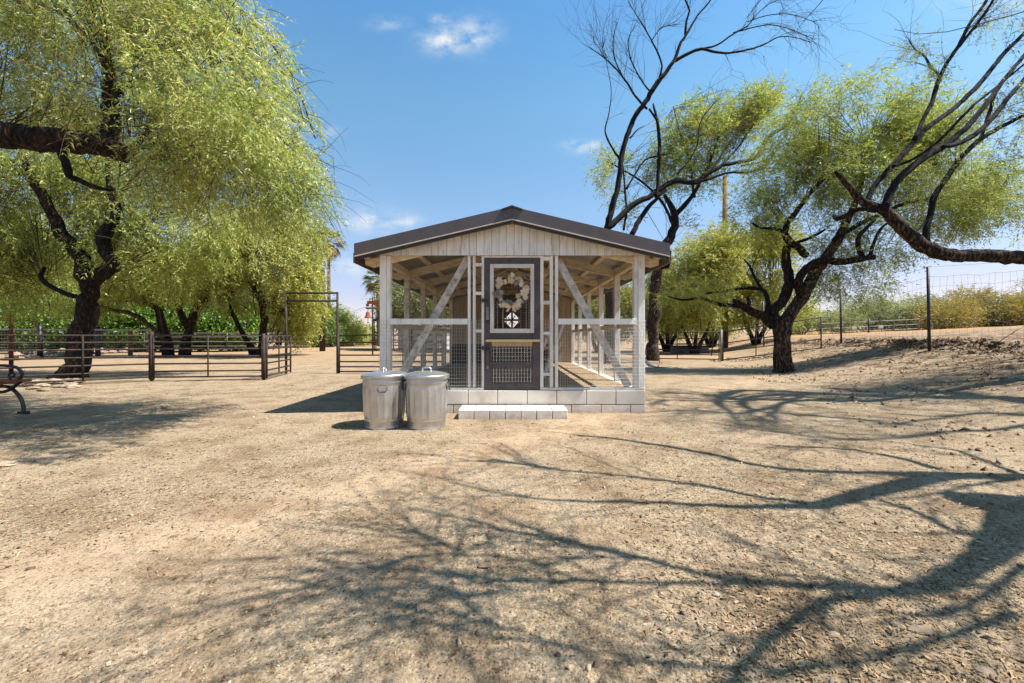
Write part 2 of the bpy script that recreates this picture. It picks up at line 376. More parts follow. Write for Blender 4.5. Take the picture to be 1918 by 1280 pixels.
# ------------------------------------------------------------------ ground
def ground_material():
    m = bpy.data.materials.new('desert_dirt'); m.use_nodes = True
    t = m.node_tree; b = t.nodes['Principled BSDF']; b.inputs['Roughness'].default_value = .95; b.inputs['Specular IOR Level'].default_value = .15
    g = N(t, 'ShaderNodeNewGeometry'); pos = g.outputs['Position']
    def noise(scale, det=6, rough=.65):
        n = N(t, 'ShaderNodeTexNoise'); n.inputs['Scale'].default_value = scale; n.inputs['Detail'].default_value = det; n.inputs['Roughness'].default_value = rough
        t.links.new(pos, n.inputs['Vector']); return n.outputs['Fac']
    def ramp(fac, stops):
        c = N(t, 'ShaderNodeValToRGB'); e = c.color_ramp.elements
        e[0].position, e[0].color = stops[0]; e[1].position, e[1].color = stops[-1]
        for p, q in stops[1:-1]: k = e.new(p); k.color = q
        t.links.new(fac, c.inputs[0]); return c.outputs[0]
    def mix(a, bb, f, bt='MIX'):
        x = N(t, 'ShaderNodeMix', data_type='RGBA', blend_type=bt)
        for i, q in ((0, f), (6, a), (7, bb)):
            if isinstance(q, (float, int)): x.inputs[i].default_value = q
            elif isinstance(q, tuple): x.inputs[i].default_value = q
            else: t.links.new(q, x.inputs[i])
        return x.outputs[2]
    soil = ramp(noise(.55), [(.3, S(138, 117, 92)), (.5, S(156, 134, 108)), (.7, S(172, 151, 125))])
    grav = ramp(noise(70, 3, .8), [(.28, S(48, 41, 33)), (.42, S(126, 108, 84)), (.58, S(170, 151, 123)), (.72, S(214, 199, 172))])
    patch = ramp(noise(.9, 5, .6), [(.4, (0, 0, 0, 1)), (.6, (1, 1, 1, 1))])
    # gravel over the middle of the yard, bare soil tracks and the bank at the right
    sx = N(t, 'ShaderNodeSeparateXYZ'); t.links.new(pos, sx.inputs[0])
    f = mth(t, 'ADD', mth(t, 'MULTIPLY', patch, .5), .35)
    pd = mth(t, 'SUBTRACT', sx.outputs[0], mth(t, 'SUBTRACT', mth(t, 'MULTIPLY', sx.outputs[1], 1.0), 3.95))
    pd = mth(t, 'ADD', pd, mth(t, 'MULTIPLY', mth(t, 'SUBTRACT', noise(1.7, 3), .5), .9))
    path = mth(t, 'EXPONENT', mth(t, 'MULTIPLY', mth(t, 'MULTIPLY', pd, pd), -5.0))
    f = mth(t, 'MULTIPLY', f, mth(t, 'SUBTRACT', 1.0, mth(t, 'MULTIPLY', path, .85)))
    c = mix(soil, grav, f)
    c = mix(c, S(180, 155, 126), mth(t, 'MULTIPLY', path, .55))
    vor = N(t, 'ShaderNodeTexVoronoi', feature='F1'); vor.inputs['Scale'].default_value = 55; t.links.new(pos, vor.inputs['Vector'])
    bw = N(t, 'ShaderNodeSeparateColor'); t.links.new(vor.outputs['Color'], bw.inputs[0])
    chips = ramp(bw.outputs[0], [(0, S(84, 74, 60)), (.5, S(136, 117, 90)), (.8, S(150, 138, 122)), (1, S(188, 175, 148))])
    cm = mth(t, 'MULTIPLY', mth(t, 'LESS_THAN', vor.outputs['Distance'], .38), .6)
    c = mix(c, chips, mth(t, 'MULTIPLY', cm, f))
    litter = ramp(noise(26, 6, .75), [(.55, (1, 1, 1, 1)), (.68, S(120, 102, 78))])
    c = mix(c, litter, .6, 'MULTIPLY')
    dark_patch = ramp(noise(2.3, 5, .6), [(.36, S(206, 196, 186)), (.55, (1, 1, 1, 1))]); c = mix(c, dark_patch, .8, 'MULTIPLY')  # broad darker patches scattered by noise
    mid = ramp(noise(14, 4, .85), [(.34, S(116, 100, 86)), (.46, (1, 1, 1, 1)), (.64, (1, 1, 1, 1)), (.74, (1.25, 1.24, 1.2, 1))]); c = mix(c, mid, .75, 'MULTIPLY')
    specks = ramp(noise(120, 2, .5), [(.33, S(110, 96, 84)), (.40, (1, 1, 1, 1))]); c = mix(c, specks, .8, 'MULTIPLY')
    far = N(t, 'ShaderNodeMapRange'); far.inputs[1].default_value = 9; far.inputs[2].default_value = 30; t.links.new(sx.outputs[1], far.inputs[0])
    bk = mth(t, 'SUBTRACT', sx.outputs[0], mth(t, 'ADD', mth(t, 'MULTIPLY', sx.outputs[1], .36), 4.4))
    bkm = ramp(noise(3.1, 7, .75), [(.42, S(120, 100, 82)), (.54, (1, 1, 1, 1))])
    c = mix(c, bkm, mth(t, 'MULTIPLY', bk, .55, True), 'MULTIPLY')
    c = mix(c, S(158, 126, 94), mth(t, 'MULTIPLY', far.outputs[0], .6))
    gold = mth(t, 'MULTIPLY', mth(t, 'GREATER_THAN', sx.outputs[1], 33), mth(t, 'GREATER_THAN', mth(t, 'SUBTRACT', sx.outputs[0], mth(t, 'MULTIPLY', sx.outputs[1], .7)), 0))
    c = mix(c, S(160, 118, 58), mth(t, 'MULTIPLY', gold, .6))
    t.links.new(c, b.inputs['Base Color'])
    h = mth(t, 'ADD', mth(t, 'MULTIPLY', noise(90, 4, .8), .6), mth(t, 'MULTIPLY', noise(18, 6, .75), 1.6))
    h = mth(t, 'SUBTRACT', h, mth(t, 'MULTIPLY', vor.outputs['Distance'], .5))
    bp = N(t, 'ShaderNodeBump'); bp.inputs['Strength'].default_value = .8; bp.inputs['Distance'].default_value = .012
    t.links.new(h, bp.inputs['Height']); t.links.new(bp.outputs[0], b.inputs['Normal'])
    return m
def axis(c, lo, hi, a, n):
    u = np.linspace(math.asinh((lo-c)/a), math.asinh((hi-c)/a), n); return c+a*np.sinh(u)
gx = axis(2.2, -900, 900, 2.4, 500); gy = axis(3.0, -60, 1500, 2.2, 420)
GX, GY = np.meshgrid(gx, gy); GZ = height(GX, GY)
nx_, ny_ = len(gx), len(gy)
ii = (np.arange(ny_-1)[:, None]*nx_+np.arange(nx_-1)[None, :]).ravel()
obj('ground', np.stack([GX.ravel(), GY.ravel(), GZ.ravel()], 1), np.stack([ii, ii+1, ii+1+nx_, ii+nx_], 1), ground_material(), smooth=True, kind='structure')

# gravel: small real pebbles and chips, thinning out with distance
def stone_template(n=5, seed=0, flat=.5):
    r = np.random.RandomState(seed); V = []
    for (z, s) in ((-.35, .9), (.45, .62)):
        for i in range(4):
            a = math.pi*(i+.5)/2+.35*r.randn()+(.4 if z > 0 else 0); q = s*(1+.25*r.randn()); V.append((q*math.cos(a), q*.75*math.sin(a), z*flat*2+.14*r.randn()*flat))
    Fc = []
    for i in range(4):
        j = (i+1) % 4; Fc += [(i, j, 4+j), (i, 4+j, 4+i)]
    Fc += [(4, 5, 6), (4, 6, 7)]
    return np.array(V), np.array(Fc)
def scatter(name, pos, size, mats, seed, flat=.5, kind='stuff', label=None):
    r = np.random.RandomState(seed); n = len(pos); T = [stone_template(seed=k+seed, flat=flat) for k in range(6)]
    Vs, Fs, mi, base = [], [], [], 0
    idx = r.randint(0, 6, n)
    for k in range(6):
        q = np.where(idx == k)[0]; V, Fc = T[k]; m = len(q)
        if not m: continue
        a = r.rand(m)*2*math.pi; c, s = np.cos(a), np.sin(a)
        st = np.stack([.7+.8*r.rand(m), .6+.6*r.rand(m), .5+.9*r.rand(m)], 1)*size[q][:, None]
        L = V[None]*st[:, None, :]
        tl = r.randn(m)*.35; L[:, :, 2] += L[:, :, 0]*tl[:, None]
        X = L[:, :, 0]*c[:, None]-L[:, :, 1]*s[:, None]; Y = L[:, :, 0]*s[:, None]+L[:, :, 1]*c[:, None]
        W = np.stack([X+pos[q, 0][:, None], Y+pos[q, 1][:, None], L[:, :, 2]+pos[q, 2][:, None]], 2).reshape(-1, 3)
        Vs.append(W); Fs.append((Fc[None]+(np.arange(m)*8)[:, None, None]).reshape(-1, 3)+base); base += m*8
    o = obj(name, np.concatenate(Vs), np.concatenate(Fs), mats, kind=kind)
    return o
def island_ramp(name, stops, rough=.9):
    m = bpy.data.materials.new(name); m.use_nodes = True; t = m.node_tree; b = t.nodes['Principled BSDF']
    b.inputs['Roughness'].default_value = rough; b.inputs['Specular IOR Level'].default_value = .2
    g = N(t, 'ShaderNodeNewGeometry'); c = N(t, 'ShaderNodeValToRGB'); e = c.color_ramp.elements
    e[0].color = stops[0]; e[1].color = stops[-1]
    for i, q in enumerate(stops[1:-1]): k = e.new((i+1)/(len(stops)-1)); k.color = q
    t.links.new(g.outputs['Random Per Island'], c.inputs[0]); t.links.new(c.outputs[0], b.inputs['Base Color']); return m
pebm = island_ramp('pebbles', [S(58, 50, 42), S(118, 94, 70), S(146, 119, 90), S(108, 98, 88), S(160, 134, 102), S(182, 164, 138), S(128, 98, 72), S(84, 72, 60)])
chipm = island_ramp('dry_chips', [S(84, 66, 44), S(130, 104, 74), S(152, 124, 90), S(176, 150, 116), S(48, 38, 28)])
def yard_points(n, dmax, pw, seed, xb=None):
    r = np.random.RandomState(seed)
    D = 1/((1/1.0**pw)*(1-r.rand(n))+(1/dmax**pw)*r.rand(n)*0+1e-9)**(1/pw)
    u = r.rand(n); D = (u*(dmax**(1-pw))+(1-u)*(.85**(1-pw)))**(1/(1-pw))
    X = (r.rand(n)*2-1)*(1.45*D+.5)
    return X, D
X, Y = yard_points(72000, 12, 1.75, 3)
pathd = lambda X, Y: 1-.85*np.exp(-5*(X-Y+3.95)**2)
dens = (.22+.78*sst((vn2(X*.8, Y*.8, 21)-.3)/.35))*pathd(X, Y)
kp = (rng.rand(len(X)) < dens) & ~((np.abs(X) < 1.9) & (Y > 5.05) & (Y < 15))
X, Y = X[kp], Y[kp]
sz = (.0018+.0040*rng.rand(len(X))**2.8)*(1+.13*Y)
scatter('gravel', np.stack([X, Y, height(X, Y)+sz*.15], 1), sz, pebm, 11, .4)
X, Y = yard_points(3400, 15, 1.3, 5)
X2 = X*.55+Y*.9                                     # larger stones lie mostly towards the bank
sel = rng.rand(len(X)) < .65; X = np.where(sel, X2, X)
kp = ~((np.abs(X) < 1.95) & (Y > 5.0) & (Y < 15)) & ~((np.abs(X+1.3) < .6) & (np.abs(Y-4.75) < .35)); X, Y = X[kp], Y[kp]
sz = .005+.015*rng.rand(len(X))**4.5
scatter('loose_stones', np.stack([X, Y, height(X, Y)+sz*.1], 1), sz, pebm, 12, .45)
Yc = 2.5+17*rng.rand(12000)**1.2; Xc = 3.7+.36*Yc-1.2+7.5*rng.rand(12000); kp = vn2(Xc*.9, Yc*.9, 71) > .40; Xc, Yc = Xc[kp], Yc[kp]
sz = (.006+.03*rng.rand(len(Xc))**4)*(1+.05*Yc)
clodm = island_ramp('clods', [S(104, 84, 64), S(132, 108, 82), S(150, 126, 98), S(88, 72, 56), S(158, 140, 114)])
scatter('soil_clods', np.stack([Xc, Yc, height(Xc, Yc)+sz*.1], 1), sz, clodm, 13, .45)
Ye = 6.5+16*rng.rand(3600)**1.25; Xe = 3.7+.36*Ye+4.16+.16*rng.randn(3600); sz = (.014+.036*rng.rand(3600)**3)*(1+.02*Ye)
edgem = island_ramp('edge_clods', [S(46, 36, 28), S(80, 62, 46), S(112, 90, 68), S(140, 118, 92), S(62, 48, 36)])  # rubble browns set darker, so they carry the shade of the cut face
scatter('bank_edge_rubble', np.stack([Xe, Ye, height(Xe, Ye)+sz*.2], 1), sz, edgem, 14, .7)
# flat dry chips and straw
def chips(n, seed):
    r = np.random.RandomState(seed); X, Y = yard_points(n, 9, 1.8, seed)
    kp = (r.rand(n) < sst((vn2(X*.7+9, Y*.7, 33)-.25)/.4)*pathd(X, Y)) & ~((np.abs(X) < 1.9) & (Y > 5.05)); X, Y = X[kp], Y[kp]; n = len(X)
    L = (.003+.0065*r.rand(n)**3)*(1+.17*Y); W = L*(.14+.3*r.rand(n)); a = r.rand(n)*6.283; ca, sa = np.cos(a), np.sin(a)
    z = height(X, Y)+.003; tz = r.randn(n)*.25*L; tw = r.randn(n)*.3*W
    Q = np.zeros((n, 4, 3))
    for k, (i, j) in enumerate(((-1, -1), (1, -1), (1, 1), (-1, 1))):
        Q[:, k, 0] = X+i*L*ca-j*W*sa; Q[:, k, 1] = Y+i*L*sa+j*W*ca; Q[:, k, 2] = z+.003+i*tz+j*tw
    obj('dry_leaf_litter', Q.reshape(-1, 3), np.arange(n*4).reshape(-1, 4), chipm, kind='stuff')
chips(80000, 17)
# single stones the photograph lets you tell apart
def rock(name, c, s, m, parent=None, seed=0, label=None, cat=None, group=None, flat=.7):
    r = np.random.RandomState(seed); V = []; rings = ((-.6, .6), (-.25, .95), (.15, 1.0), (.5, .72), (.72, .3))
    for (z, q) in rings:
        for i in range(8):
            a = 2*math.pi*i/8; k = q*(1+.13*r.randn()); V.append((c[0]+s[0]*k*math.cos(a), c[1]+s[1]*k*math.sin(a), c[2]+s[2]*(z+.08*r.randn())))
    Fc = []
    for k in range(4):
        for i in range(8):
            j = (i+1) % 8; Fc.append((k*8+i, k*8+j, k*8+8+j, k*8+8+i))
    Fc += [tuple(range(7, -1, -1)), tuple(range(32, 40))]
    o = obj(name, V, Fc, m, parent)
    if label: tag(o, label, cat, group)
    return o
def groundpt(px, py):
    D = EYE*F/(py-CY)
    for _ in range(12):
        x = (px-CX)*D/F; z = hz(x, D); D = .5*D+.5*max(.5, (EYE-z)*F/(py-CY))
    x = (px-CX)*D/F; return np.array([x, D, hz(x, D)])
for i, (px, py, s, lab) in enumerate([
        (1725, 1182, (.045, .028, .012), 'flat pale slab of stone lying in the dirt at lower right, largest there'),
        (1340, 1115, (.016, .013, .013), 'small rounded tan stone below the long branch shadow at lower right'),
        (1272, 893, (.02, .017, .017), 'rounded tan stone standing alone on gravel right of the step'),
        (1560, 1190, (.022, .016, .012), 'angular grey stone near the bottom edge beside a branch shadow'),
        (1843, 1262, (.03, .022, .014), 'pale whitish rock near the bottom right corner'),
        (1675, 1172, (.016, .013, .016), 'small pointed brown stone left of the flat pale slab'),
        (1497, 1211, (.016, .012, .012), 'small pale stone by itself in sunlit dirt near the bottom edge'),
        (905, 1062, (.03, .02, .02), 'dark grey stone half buried in shaded gravel at bottom centre'),
        (1500, 657, (.22, .12, .05), 'flat white stone on the slope behind the forked mesquite'),
        (8, 872, (.09, .06, .03), 'pale broken stone at the left edge of the yard'),
        (478, 860, (.03, .02, .015), 'small white stone at the tip of the left tree shadow')]):
    c = groundpt(px, py)
    rock('stone', c+np.array([0, 0, s[2]*.3]), s, MAT['rock'], seed=40+i, label=lab, cat='stone')

# ------------------------------------------------------------------ foliage
def spray_templates(kind, nT=8, seed=0):
    r = np.random.RandomState(seed); T = []
    for t in range(nT):
        Q = []
        if kind in ('feather', 'fine'):
            nl = 7; ln, wd = (.30, .024) if kind == 'feather' else (.27, .034)
            curve = lambda x: np.array([x, .12*math.sin(3*x+t), -.32*x*x])
            for k in range(nl):
                x = (k+.6+.3*r.randn())/nl; x = min(max(x, .05), 1.05)
                for s in (-1, 1):
                    a = s*(.75+.35*r.randn()); c, sn = math.cos(a), math.sin(a)
                    d = np.array([c, sn, -.25+.3*r.randn()]); d /= np.linalg.norm(d)
                    n = np.cross(d, [0, 0, 1]); n += .8*r.randn(3); n -= d*np.dot(n, d); n /= np.linalg.norm(n)
                    p = curve(x); l = ln*(.65+.6*r.rand())*(1-.35*x); w_ = wd*(.7+.6*r.rand())
                    Q.append([p+n*w_+d*l*.25, p+d*l, p-n*w_])
        elif kind == 'broad':
            for k in range(9):
                p = r.rand()*np.array([.9, 0, 0])+.22*r.randn(3); d = r.randn(3); d[2] -= .3; d /= np.linalg.norm(d)
                n = np.cross(d, r.randn(3)); n /= np.linalg.norm(n); l = .3+.12*r.rand()
                Q.append([p+n*.13, p+d*l, p-n*.13+d*l*.3])
        T.append(np.array(Q).reshape(-1, 3))
    return T
TPL = {k: spray_templates(k, 8, i) for i, k in enumerate(('feather', 'fine', 'broad'))}

def crown_points(blobs, n, seed, thr=.42, freq=1.4, shell=2.0):
    r = np.random.RandomState(seed); wts = np.array([b[6] if len(b) > 6 else 1. for b in blobs]); wts = wts*np.array([b[2]*b[3] for b in blobs]); wts /= wts.sum()
    PP, OO = [], []; need = n
    for rounds in range(8):
        if need <= 0: break
        idx = r.choice(len(blobs), need*2, p=wts); d = r.randn(need*2, 3); d /= np.linalg.norm(d, axis=1)[:, None]
        q = r.rand(need*2)**(1/shell)
        B = np.array([list(b[:6]) for b in blobs])[idx]; s = B[:, 4]/F
        C = np.stack([(B[:, 0]-CX)*s, B[:, 4], EYE-(B[:, 1]-CY)*s], 1)
        RR = np.stack([B[:, 2]*s, B[:, 5], B[:, 3]*s], 1)
        p = C+RR*d*q[:, None]
        f = freq*10/np.mean(B[:, 4]) if False else freq
        nn = .6*vn3(p*f, seed)+.4*vn3(p*f*2.6, seed+1)
        k = (nn > thr+.06*r.randn(len(nn))) & (p[:, 2] > .05)
        PP.append(p[k][:need]); OO.append(d[k][:need]); need -= min(need, k.sum())
    return np.concatenate(PP), np.concatenate(OO)
def place_sprays(pos, dirs, L, kind, seed, name, m, parent, pkind='stuff'):
    r = np.random.RandomState(seed); T = TPL[kind]; n = len(pos)
    d = dirs/np.linalg.norm(dirs, axis=1)[:, None]; up = np.tile([0, 0, 1.], (n, 1))+.35*r.randn(n, 3)
    s = np.cross(up, d); s /= np.linalg.norm(s, axis=1)[:, None]+1e-9; t = np.cross(d, s)
    M = np.stack([d, s, t], 2)*(L*(.6+.8*r.rand(n)))[:, None, None]
    idx = r.randint(0, len(T), n); Vs = []
    for k in range(len(T)):
        q = np.where(idx == k)[0]
        if len(q): Vs.append((np.einsum('nij,vj->nvi', M[q], T[k])+pos[q][:, None, :]).reshape(-1, 3))
    V = np.concatenate(Vs); V[:, 2] = np.maximum(V[:, 2], .03)
    return obj(name, V, np.arange(len(V)).reshape(-1, 3), m, parent, kind=pkind)
def crown(parent, blobs, n, L, m, kind='feather', seed=0, droop=.6, outw=.6, bias=(0, 0, 0), rnd=.5, thr=.42, freq=1.4, shell=2.0, skel=None, twigs=0, twm='twig', tr=.008, name='crown', tkeep=.75, hide=()):
    r = np.random.RandomState(seed+5); p, o = crown_points(blobs, n, seed, thr, freq, shell)
    for (x0, y0, x1, y1, dm) in hide:                # the limbs keep clear of leaves on the side that faces the yard
        qx = CX+p[:, 0]*F/p[:, 1]; qy = CY-(p[:, 2]-EYE)*F/p[:, 1]
        kk = ~((qx > x0) & (qx < x1) & (qy > y0) & (qy < y1) & (p[:, 1] < dm) & (r.rand(len(p)) < .86)); p, o = p[kk], o[kk]
    d = outw*o+np.array([0, 0, -droop])+np.array(bias)+rnd*r.randn(len(p), 3)
    c = place_sprays(p, d, L, kind, seed, name, m, parent)
    if skel is not None and twigs:
        mb = MB(); S_ = np.concatenate(skel)
        for k in r.choice(len(p), min(twigs, len(p)), replace=False):
            a = p[k]; a2 = a+r.randn(3)*.09*np.mean([b[4] for b in blobs]); q = S_[np.argmin(((S_-a2)**2).sum(1)+.3*np.maximum(S_[:, 2]-a2[2], 0)**2)]
            v = q-a; l = np.linalg.norm(v)
            if l < .25: continue
            ln = min(l*tkeep, .28*np.mean([b[4] for b in blobs]))
            e = a+v/l*ln; mid = (a+e)/2+np.array([0, 0, .16*ln])+.07*ln*r.randn(3); m2 = a*.8+e*.2+np.array([0, 0, .07*ln])+.04*ln*r.randn(3)
            V, Fc = tubev([a, m2, mid, e], [tr*.4, tr*.7, tr*1.1, tr*1.8], 3, cap=False); mb.add(V, Fc)
        mb.build('twigs', MAT[twm], parent, kind='stuff')
    return c
def strands(parent, blobs, n, ln, rad, seed, m='twig', thr=.4, freq=1.4, lean=(0, 0, 0), down=.8):
    r = np.random.RandomState(seed); p, o = crown_points(blobs, n, seed, thr, freq, 2.0); mb = MB()
    for k in range(len(p)):
        d = .7*o[k]*np.array([1, 1, .4])+np.array(lean)+.35*r.randn(3); d /= np.linalg.norm(d); L = ln*(.5+r.rand()); pts = [p[k]]
        for q in range(4):
            d = d+np.array([0, 0, -down*.33])+.16*r.randn(3); d /= np.linalg.norm(d); pts.append(pts[-1]+d*L/4)
        V, Fc = tubev(pts, np.linspace(rad, rad*.35, 5), 3, cap=False); mb.add(V, Fc)
    return mb.build('hanging_twigs', MAT[m], parent, kind='stuff')
def limb(name, L, D, m, parent, dD=0, sides=12, rough=.10, wob=.10, seed=0, step=None, gnarl=.0):
    p, r = pathpts(L, D, dD); p, r = smooth_path(p, r, step or max(.05, .012*D), wob, seed)
    if gnarl:
        rr = np.random.RandomState(seed+3); r = r*(1+gnarl*np.convolve(rr.randn(len(r)+4), [.2]*5, 'valid')*2)
    V, Fc = tubev(p, r, sides, rough, seed=seed)
    o = obj(name, V, Fc, MAT[m] if isinstance(m, str) else m, parent, smooth=True)
    return o, p
def dead_twigs(mb, p0, d0, length, r0, lvl, rr, grav=0.0, curl=.25, kids=4, sides=4):
    n = 6; pts = [np.array(p0)]; d = np.array(d0)/np.linalg.norm(d0)
    for k in range(n):
        d = d+curl*rr.randn(3)*.5+np.array([0, 0, -grav*(k+1)/n]); d /= np.linalg.norm(d); pts.append(pts[-1]+d*length/n)
    pts = np.array(pts); V, Fc = tubev(pts, np.linspace(r0, r0*.3, n+1), sides, cap=False); mb.add(V, Fc)
    if lvl > 0:
        for c in range(kids):
            k = rr.randint(1, n+1); dd = pts[k]-pts[k-1]; dd /= np.linalg.norm(dd); e = dd+.75*rr.randn(3)*np.array([1, 1, .8])
            dead_twigs(mb, pts[k], e, length*(.45+.35*rr.rand()), r0*.55, lvl-1, rr, grav, curl, kids, 3)
def trunk_flare(L): return L

# ---- near mesquite, left: cut-off limb and hanging foliage
t = thing('mesquite_tree', (-8.6, 4.3, 0), 'large drooping mesquite overhanging the left side with a thick sawn-off limb', 'tree', 'mesquite trees around the yard')
tp, tr_ = smooth_path([(-8.6, 4.3, -.1), (-8.5, 4.35, 1.0), (-8.1, 4.4, 2.1), (-7.7, 4.5, 3.2), (-7.2, 4.6, 3.55)], [.36, .28, .24, .2, .17], .12, .08, 1)
V, Fc = tubev(tp, tr_, 14, .1, seed=2); obj('trunk', V, Fc, MAT['bark'], t, smooth=True)
_, s1 = limb('branch', [(-190, 238, 50), (-60, 240, 48), (30, 256, 46), (110, 262, 44), (175, 270, 40), (238, 288, 34)], 4.7, 'bark', t, .2, 14, .1, .05, 3)
_, s2 = limb('branch', [(196, 276, 34), (208, 230, 26), (205, 170, 22), (198, 95, 16), (190, 20, 13), (170, -80, 10), (150, -200, 8)], 4.85, 'barkd', t, 1.0, 10, .1, .12, 4)
_, s3 = limb('branch', [(205, 190, 12), (245, 150, 9), (280, 130, 8), (330, 90, 6), (420, 60, 5), (500, 120, 3)], 4.9, 'barkd', t, .6, 7, .1, .1, 5)
_, s4 = limb('branch', [(205, 160, 9), (180, 90, 8), (120, 30, 7), (60, -40, 6)], 4.9, 'barkd', t, .4, 7, .1, .1, 6)
_, s5 = limb('branch', [(110, 270, 16), (122, 305, 14), (130, 330, 13), (150, 340, 11), (185, 352, 8), (215, 358, 4)], 4.75, 'barkd', t, .3, 8, .12, .12, 7)
_, s6 = limb('branch', [(198, 40, 9), (300, 60, 7), (400, 150, 6), (480, 230, 5), (540, 300, 3)], 5.1, 'twig', t, .8, 6, .1, .1, 8)
_, s7 = limb('branch', [(185, 0, 9), (320, -60, 8), (450, 20, 6), (540, 130, 4), (590, 260, 3)], 5.2, 'twig', t, .8, 6, .1, .1, 9)
sk = [s1, s2, s3, s4, s5, s6, s7]
B1 = [(70, 70, 170, 130, 5.2, 1.5), (250, 50, 180, 120, 5.0, 1.5), (385, 90, 140, 130, 4.8, 1.3), (455, 220, 110, 130, 4.7, 1.3), (515, 320, 72, 95, 4.8, 1.3),
      (415, 320, 125, 105, 5.2, 1.5, .85), (330, 260, 130, 110, 5.2, 1.4), (568, 345, 30, 50, 5.2, 1.0), (170, 190, 130, 80, 5.6, 1.0, .6), (50, 190, 100, 80, 5.4, 1.0, .6), (100, -120, 330, 90, 5.4, 2.4), (-150, 60, 160, 160, 4.8, 1.6, .7), (540, 410, 40, 40, 5.6, 1.0, .6)]
strands(t, B1, 1500, .55, .0042, 404, 'twig', .45, 1.9)
crown(t, B1, 15500, .225, LEAF['near'], 'feather', 101, droop=.75, outw=.45, bias=(.35, 0, 0), thr=.475, freq=1.9, hide=[(0, 228, 246, 306, 5.05), (180, 60, 226, 240, 5.2), (110, 290, 200, 360, 5.2)], skel=sk, twigs=800, tr=.004)

PS, DS = [], []; rr = np.random.RandomState(55); GS = np.array(sdir)
for (x0, x1, y) in [(0, 130, 858), (20, 160, 846), (40, 250, 828), (0, 110, 836), (90, 250, 815), (150, 320, 797), (0, 130, 803), (60, 220, 786), (180, 330, 776), (0, 150, 766), (230, 425, 757), (120, 300, 749), (200, 400, 741), (0, 180, 737), (280, 440, 765), (150, 260, 806)]:
    for q in range(46):
        px = x0+(x1-x0)*rr.rand(); g_ = groundpt(px, y+2.2*rr.randn()+4*math.sin(px*.03)); h = 3.35-.75*px/430+.12*rr.randn(); PS.append(g_+GS*h/GS[2]); DS.append([.8+.3*rr.randn(), .25*rr.randn(), -.35+.3*rr.randn()])
place_sprays(np.array(PS), np.array(DS), .25, 'feather', 403, 'hanging_foliage', LEAF['near'], t)

# ---- mesquite behind the pipe fence, left
t = thing('mesquite_tree', P(140, 706, 10.5)*[1, 1, 0], 'gnarled dark mesquite with a flared trunk standing just behind the left fence panel', 'tree', 'mesquite trees around the yard')
_, a1 = limb('trunk', [(128, 716, 62), (138, 700, 50), (146, 670, 39), (150, 630, 37), (160, 590, 32), (166, 545, 29), (166, 515, 31)], 10.5, 'bark', t, 0, 16, .14, .10, 11, gnarl=.1)
_, a2 = limb('branch', [(166, 522, 32), (152, 488, 30), (135, 462, 22), (115, 430, 18), (95, 395, 15), (75, 360, 14), (55, 325, 11), (38, 285, 8)], 10.5, 'bark', t, -.6, 10, .12, .15, 12, gnarl=.1)
_, a3 = limb('branch', [(170, 530, 26), (188, 512, 24), (210, 505, 22), (208, 488, 20), (194, 468, 24), (190, 450, 26), (204, 425, 18), (216, 400, 14), (205, 340, 10), (198, 260, 7), (200, 180, 5)], 10.4, 'barkd', t, -.4, 12, .14, .15, 13, gnarl=.12)
_, a4 = limb('branch', [(196, 520, 12), (208, 512, 8), (215, 502, 5), (232, 506, 3)], 10.3, 'barkd', t, 0, 6, .1, .1, 14)
_, a5 = limb('branch', [(140, 555, 9), (110, 545, 8), (86, 532, 8), (76, 515, 7), (84, 500, 5)], 10.6, 'barkd', t, .2, 7, .1, .15, 15)
B2 = [(60, 420, 130, 90, 11, 1.6), (30, 520, 110, 70, 11.5, 1.4), (240, 430, 110, 100, 11, 1.4), (330, 500, 100, 60, 11, 1.2), (95, 300, 150, 110, 10.5, 1.5), (260, 330, 110, 90, 10.5, 1.4), (400, 430, 90, 80, 11, 1.2, .8), (-40, 380, 110, 150, 11, 1.6, .8)]
strands(t, B2, 500, .9, .009, 405, 'twig', .45, 1.1)
crown(t, B2, 9500, .44, LEAF['mesq'], 'feather', 102, droop=.7, outw=.4, bias=(.2, 0, 0), thr=.46, freq=1.1, skel=[a2, a3, a5], twigs=400, tr=.006, hide=[(185, 380, 235, 530, 10.6), (60, 330, 160, 520, 10.7)])

# ---- trees of the left middle distance
t = thing('mesquite_tree', P(315, 668, 22)*[1, 1, 0], 'twin-trunked low mesquite with a long leaning limb at left centre, between fence panels and hedge', 'tree', 'mesquite trees around the yard')
_, b1 = limb('trunk', [(316, 672, 20), (312, 645, 18), (306, 625, 16), (302, 600, 13), (290, 575, 10), (240, 560, 10), (195, 552, 9), (180, 540, 6)], 22, 'bark', t, 0, 10, .12, .12, 21)
_, b2 = limb('branch', [(345, 666, 22), (348, 640, 16), (356, 610, 14), (364, 585, 13), (369, 560, 10), (374, 535, 7)], 22, 'bark', t, .3, 10, .12, .12, 22)
_, b3 = limb('branch', [(352, 615, 12), (338, 590, 11), (328, 570, 9), (318, 545, 8), (310, 520, 5)], 22, 'bark', t, .3, 8, .12, .12, 23)
_, b4 = limb('branch', [(364, 570, 8), (390, 560, 7), (420, 554, 5), (438, 546, 3)], 21.8, 'bark', t, 0, 6, .1, .1, 24)
_, b5 = limb('branch', [(310, 640, 9), (280, 610, 8), (250, 590, 8), (215, 582, 7), (190, 572, 5)], 21.6, 'barkg', t, 0, 7, .1, .15, 25)
crown(t, [(300, 510, 120, 50, 22, 2.5), (220, 500, 90, 50, 21, 2), (360, 520, 80, 40, 22, 2), (160, 560, 50, 30, 22, 1.5, .6)], 5500, .7, LEAF['mesq'], 'fine', 103, droop=.6, thr=.42, freq=.7, skel=[b1, b2, b3], twigs=150, tr=.016)
